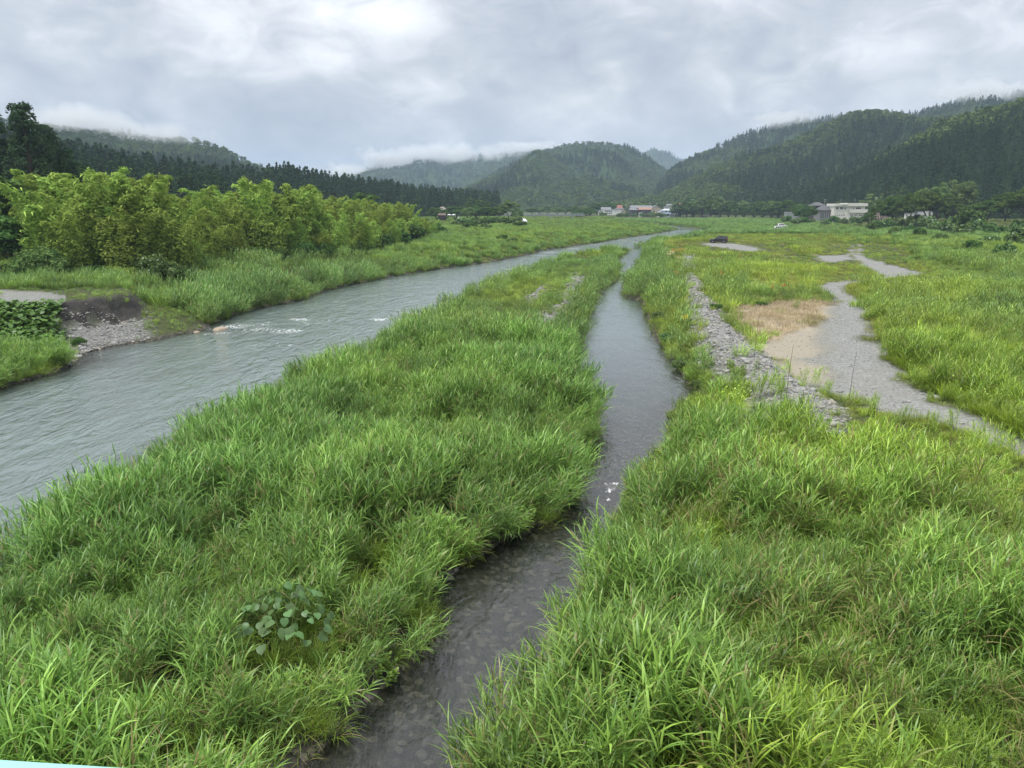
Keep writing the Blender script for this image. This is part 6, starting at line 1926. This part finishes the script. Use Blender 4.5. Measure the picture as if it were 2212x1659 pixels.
# ------------------------------------------------------------------ the bridge we stand on: its painted rail shows at the lower left
M_teal = simple('pale_teal_paint', (0.27, 0.56, 0.50), .45, vary=.05, scale=10)
ra, rb = PZ(0, 1640, H - .62), PZ(318, 1661, H - .62)
dv = (rb - ra) / np.linalg.norm(rb - ra)
ang = math.atan2(dv[1], dv[0])
br_ = empty('footbridge', (float(ra[0]), float(ra[1]), 0), ang, 'pale teal railing of the bridge at the lower left', 'bridge')
zt = H - .62
MB().box(-9, 9, -.14, 0, zt - .08, zt).build('top_rail', M_teal, br_, bevel=.002)
for zr_ in (zt - .45, zt - .80):
    MB().box(-9, 9, -.10, -.05, zr_ - .03, zr_ + .03).build('rail', M_teal, br_)
for x_ in np.arange(-9, 9.1, 2.0):
    MB().box(x_ - .05, x_ + .05, -.12, -.03, zt - 1.1, zt - .083).build('post', M_teal, br_)
MB().box(-40, 40, -5.2, .12, zt - 1.5, zt - 1.103).build('deck', M_conc_pole, br_)
for x_ in (-36, 36):
    MB().box(x_ - .7, x_ + .7, -4.4, -.6, -2.0, zt - 1.503).build('pier', M_conc_pole, br_)
# ------------------------------------------------------------------ the damp air of the valley
hz, t = mat('haze_air')
pv = t.n('ShaderNodeVolumePrincipled', ins={'Color': (0.60, 0.75, 0.98, 1), 'Density': 0.00017, 'Anisotropy': 0.0})
o_ = t.n('ShaderNodeOutputMaterial')
t.link(pv.outputs[0], o_.inputs['Volume'])
hx0, hx1, hy0, hy1, hz0, hz1 = -9200, 9200, -60, 7100, -3.0, 420.0
hv = [(x, y, z) for z in (hz0, hz1) for y in (hy0, hy1) for x in (hx0, hx1)]
hf = [[0, 2, 3, 1], [4, 5, 7, 6], [0, 1, 5, 4], [2, 6, 7, 3], [0, 4, 6, 2], [1, 3, 7, 5]]
haze = obj('haze', new_mesh('haze', hv, hf, mats=[hz]))
tag(haze, 'pale humid air filling the valley', kind='stuff')
# shreds of mist hanging on the ridges: real volumes, thick in the middle and torn at the edges
mm, t = mat('mist_vapour')
tcn = t.n('ShaderNodeTexCoord')
geo = t.n('ShaderNodeNewGeometry')
ln = t.n('ShaderNodeVectorMath', operation='LENGTH', ins={0: tcn.outputs['Object']})
fall = t.math('SUBTRACT', 1.0, ln.outputs['Value'], clamp=True)
nz = t.noise(geo.outputs['Position'], 0.015, 5, 0.62, 0.8)
dn = t.math('SUBTRACT', t.math('MULTIPLY_ADD', fall, 0.75, t.math('MULTIPLY', nz, 2.0)), 1.22, clamp=True)
pv = t.n('ShaderNodeVolumePrincipled', ins={'Color': (0.93, 0.95, 0.98, 1), 'Density': t.math('MULTIPLY', dn, 0.055), 'Anisotropy': 0.2})
o_ = t.n('ShaderNodeOutputMaterial')
t.link(pv.outputs[0], o_.inputs['Volume'])
bm = bmesh.new(); bmesh.ops.create_icosphere(bm, subdivisions=2, radius=1.0)
mme = bpy.data.meshes.new('mist'); bm.to_mesh(mme); bm.free()
mme.materials.append(mm)
for px, py, Y, wp, hp, dp, lab in [(335, 288, 985, 130, 34, 90, 'mist drifting across the left ridge'), (175, 258, 930, 150, 34, 100, 'cloud hiding the top of the left ridge'), (960, 332, 2420, 220, 28, 160, 'mist along the crest of the far blue mountain'),
                              (850, 352, 2420, 80, 24, 150, 'torn mist on the left shoulder of the far mountain'), (1150, 318, 2480, 110, 18, 150, 'mist between the far blue mountain and the rounded one'), (745, 370, 2400, 80, 24, 150, 'low cloud at the left foot of the far mountain'),
                              (1680, 256, 1390, 110, 22, 90, 'mist on the ridge rising into cloud'), (2110, 200, 1180, 130, 26, 90, 'cloud settling behind the right edge slope')]:
    c_ = PY(px, py, Y)
    k_ = Y / FPX
    o = obj('mist', mme, None, tuple(c_), (0, 0, 0), (wp * k_, dp, hp * k_))
    tag(o, lab, 'mist', kind='stuff')
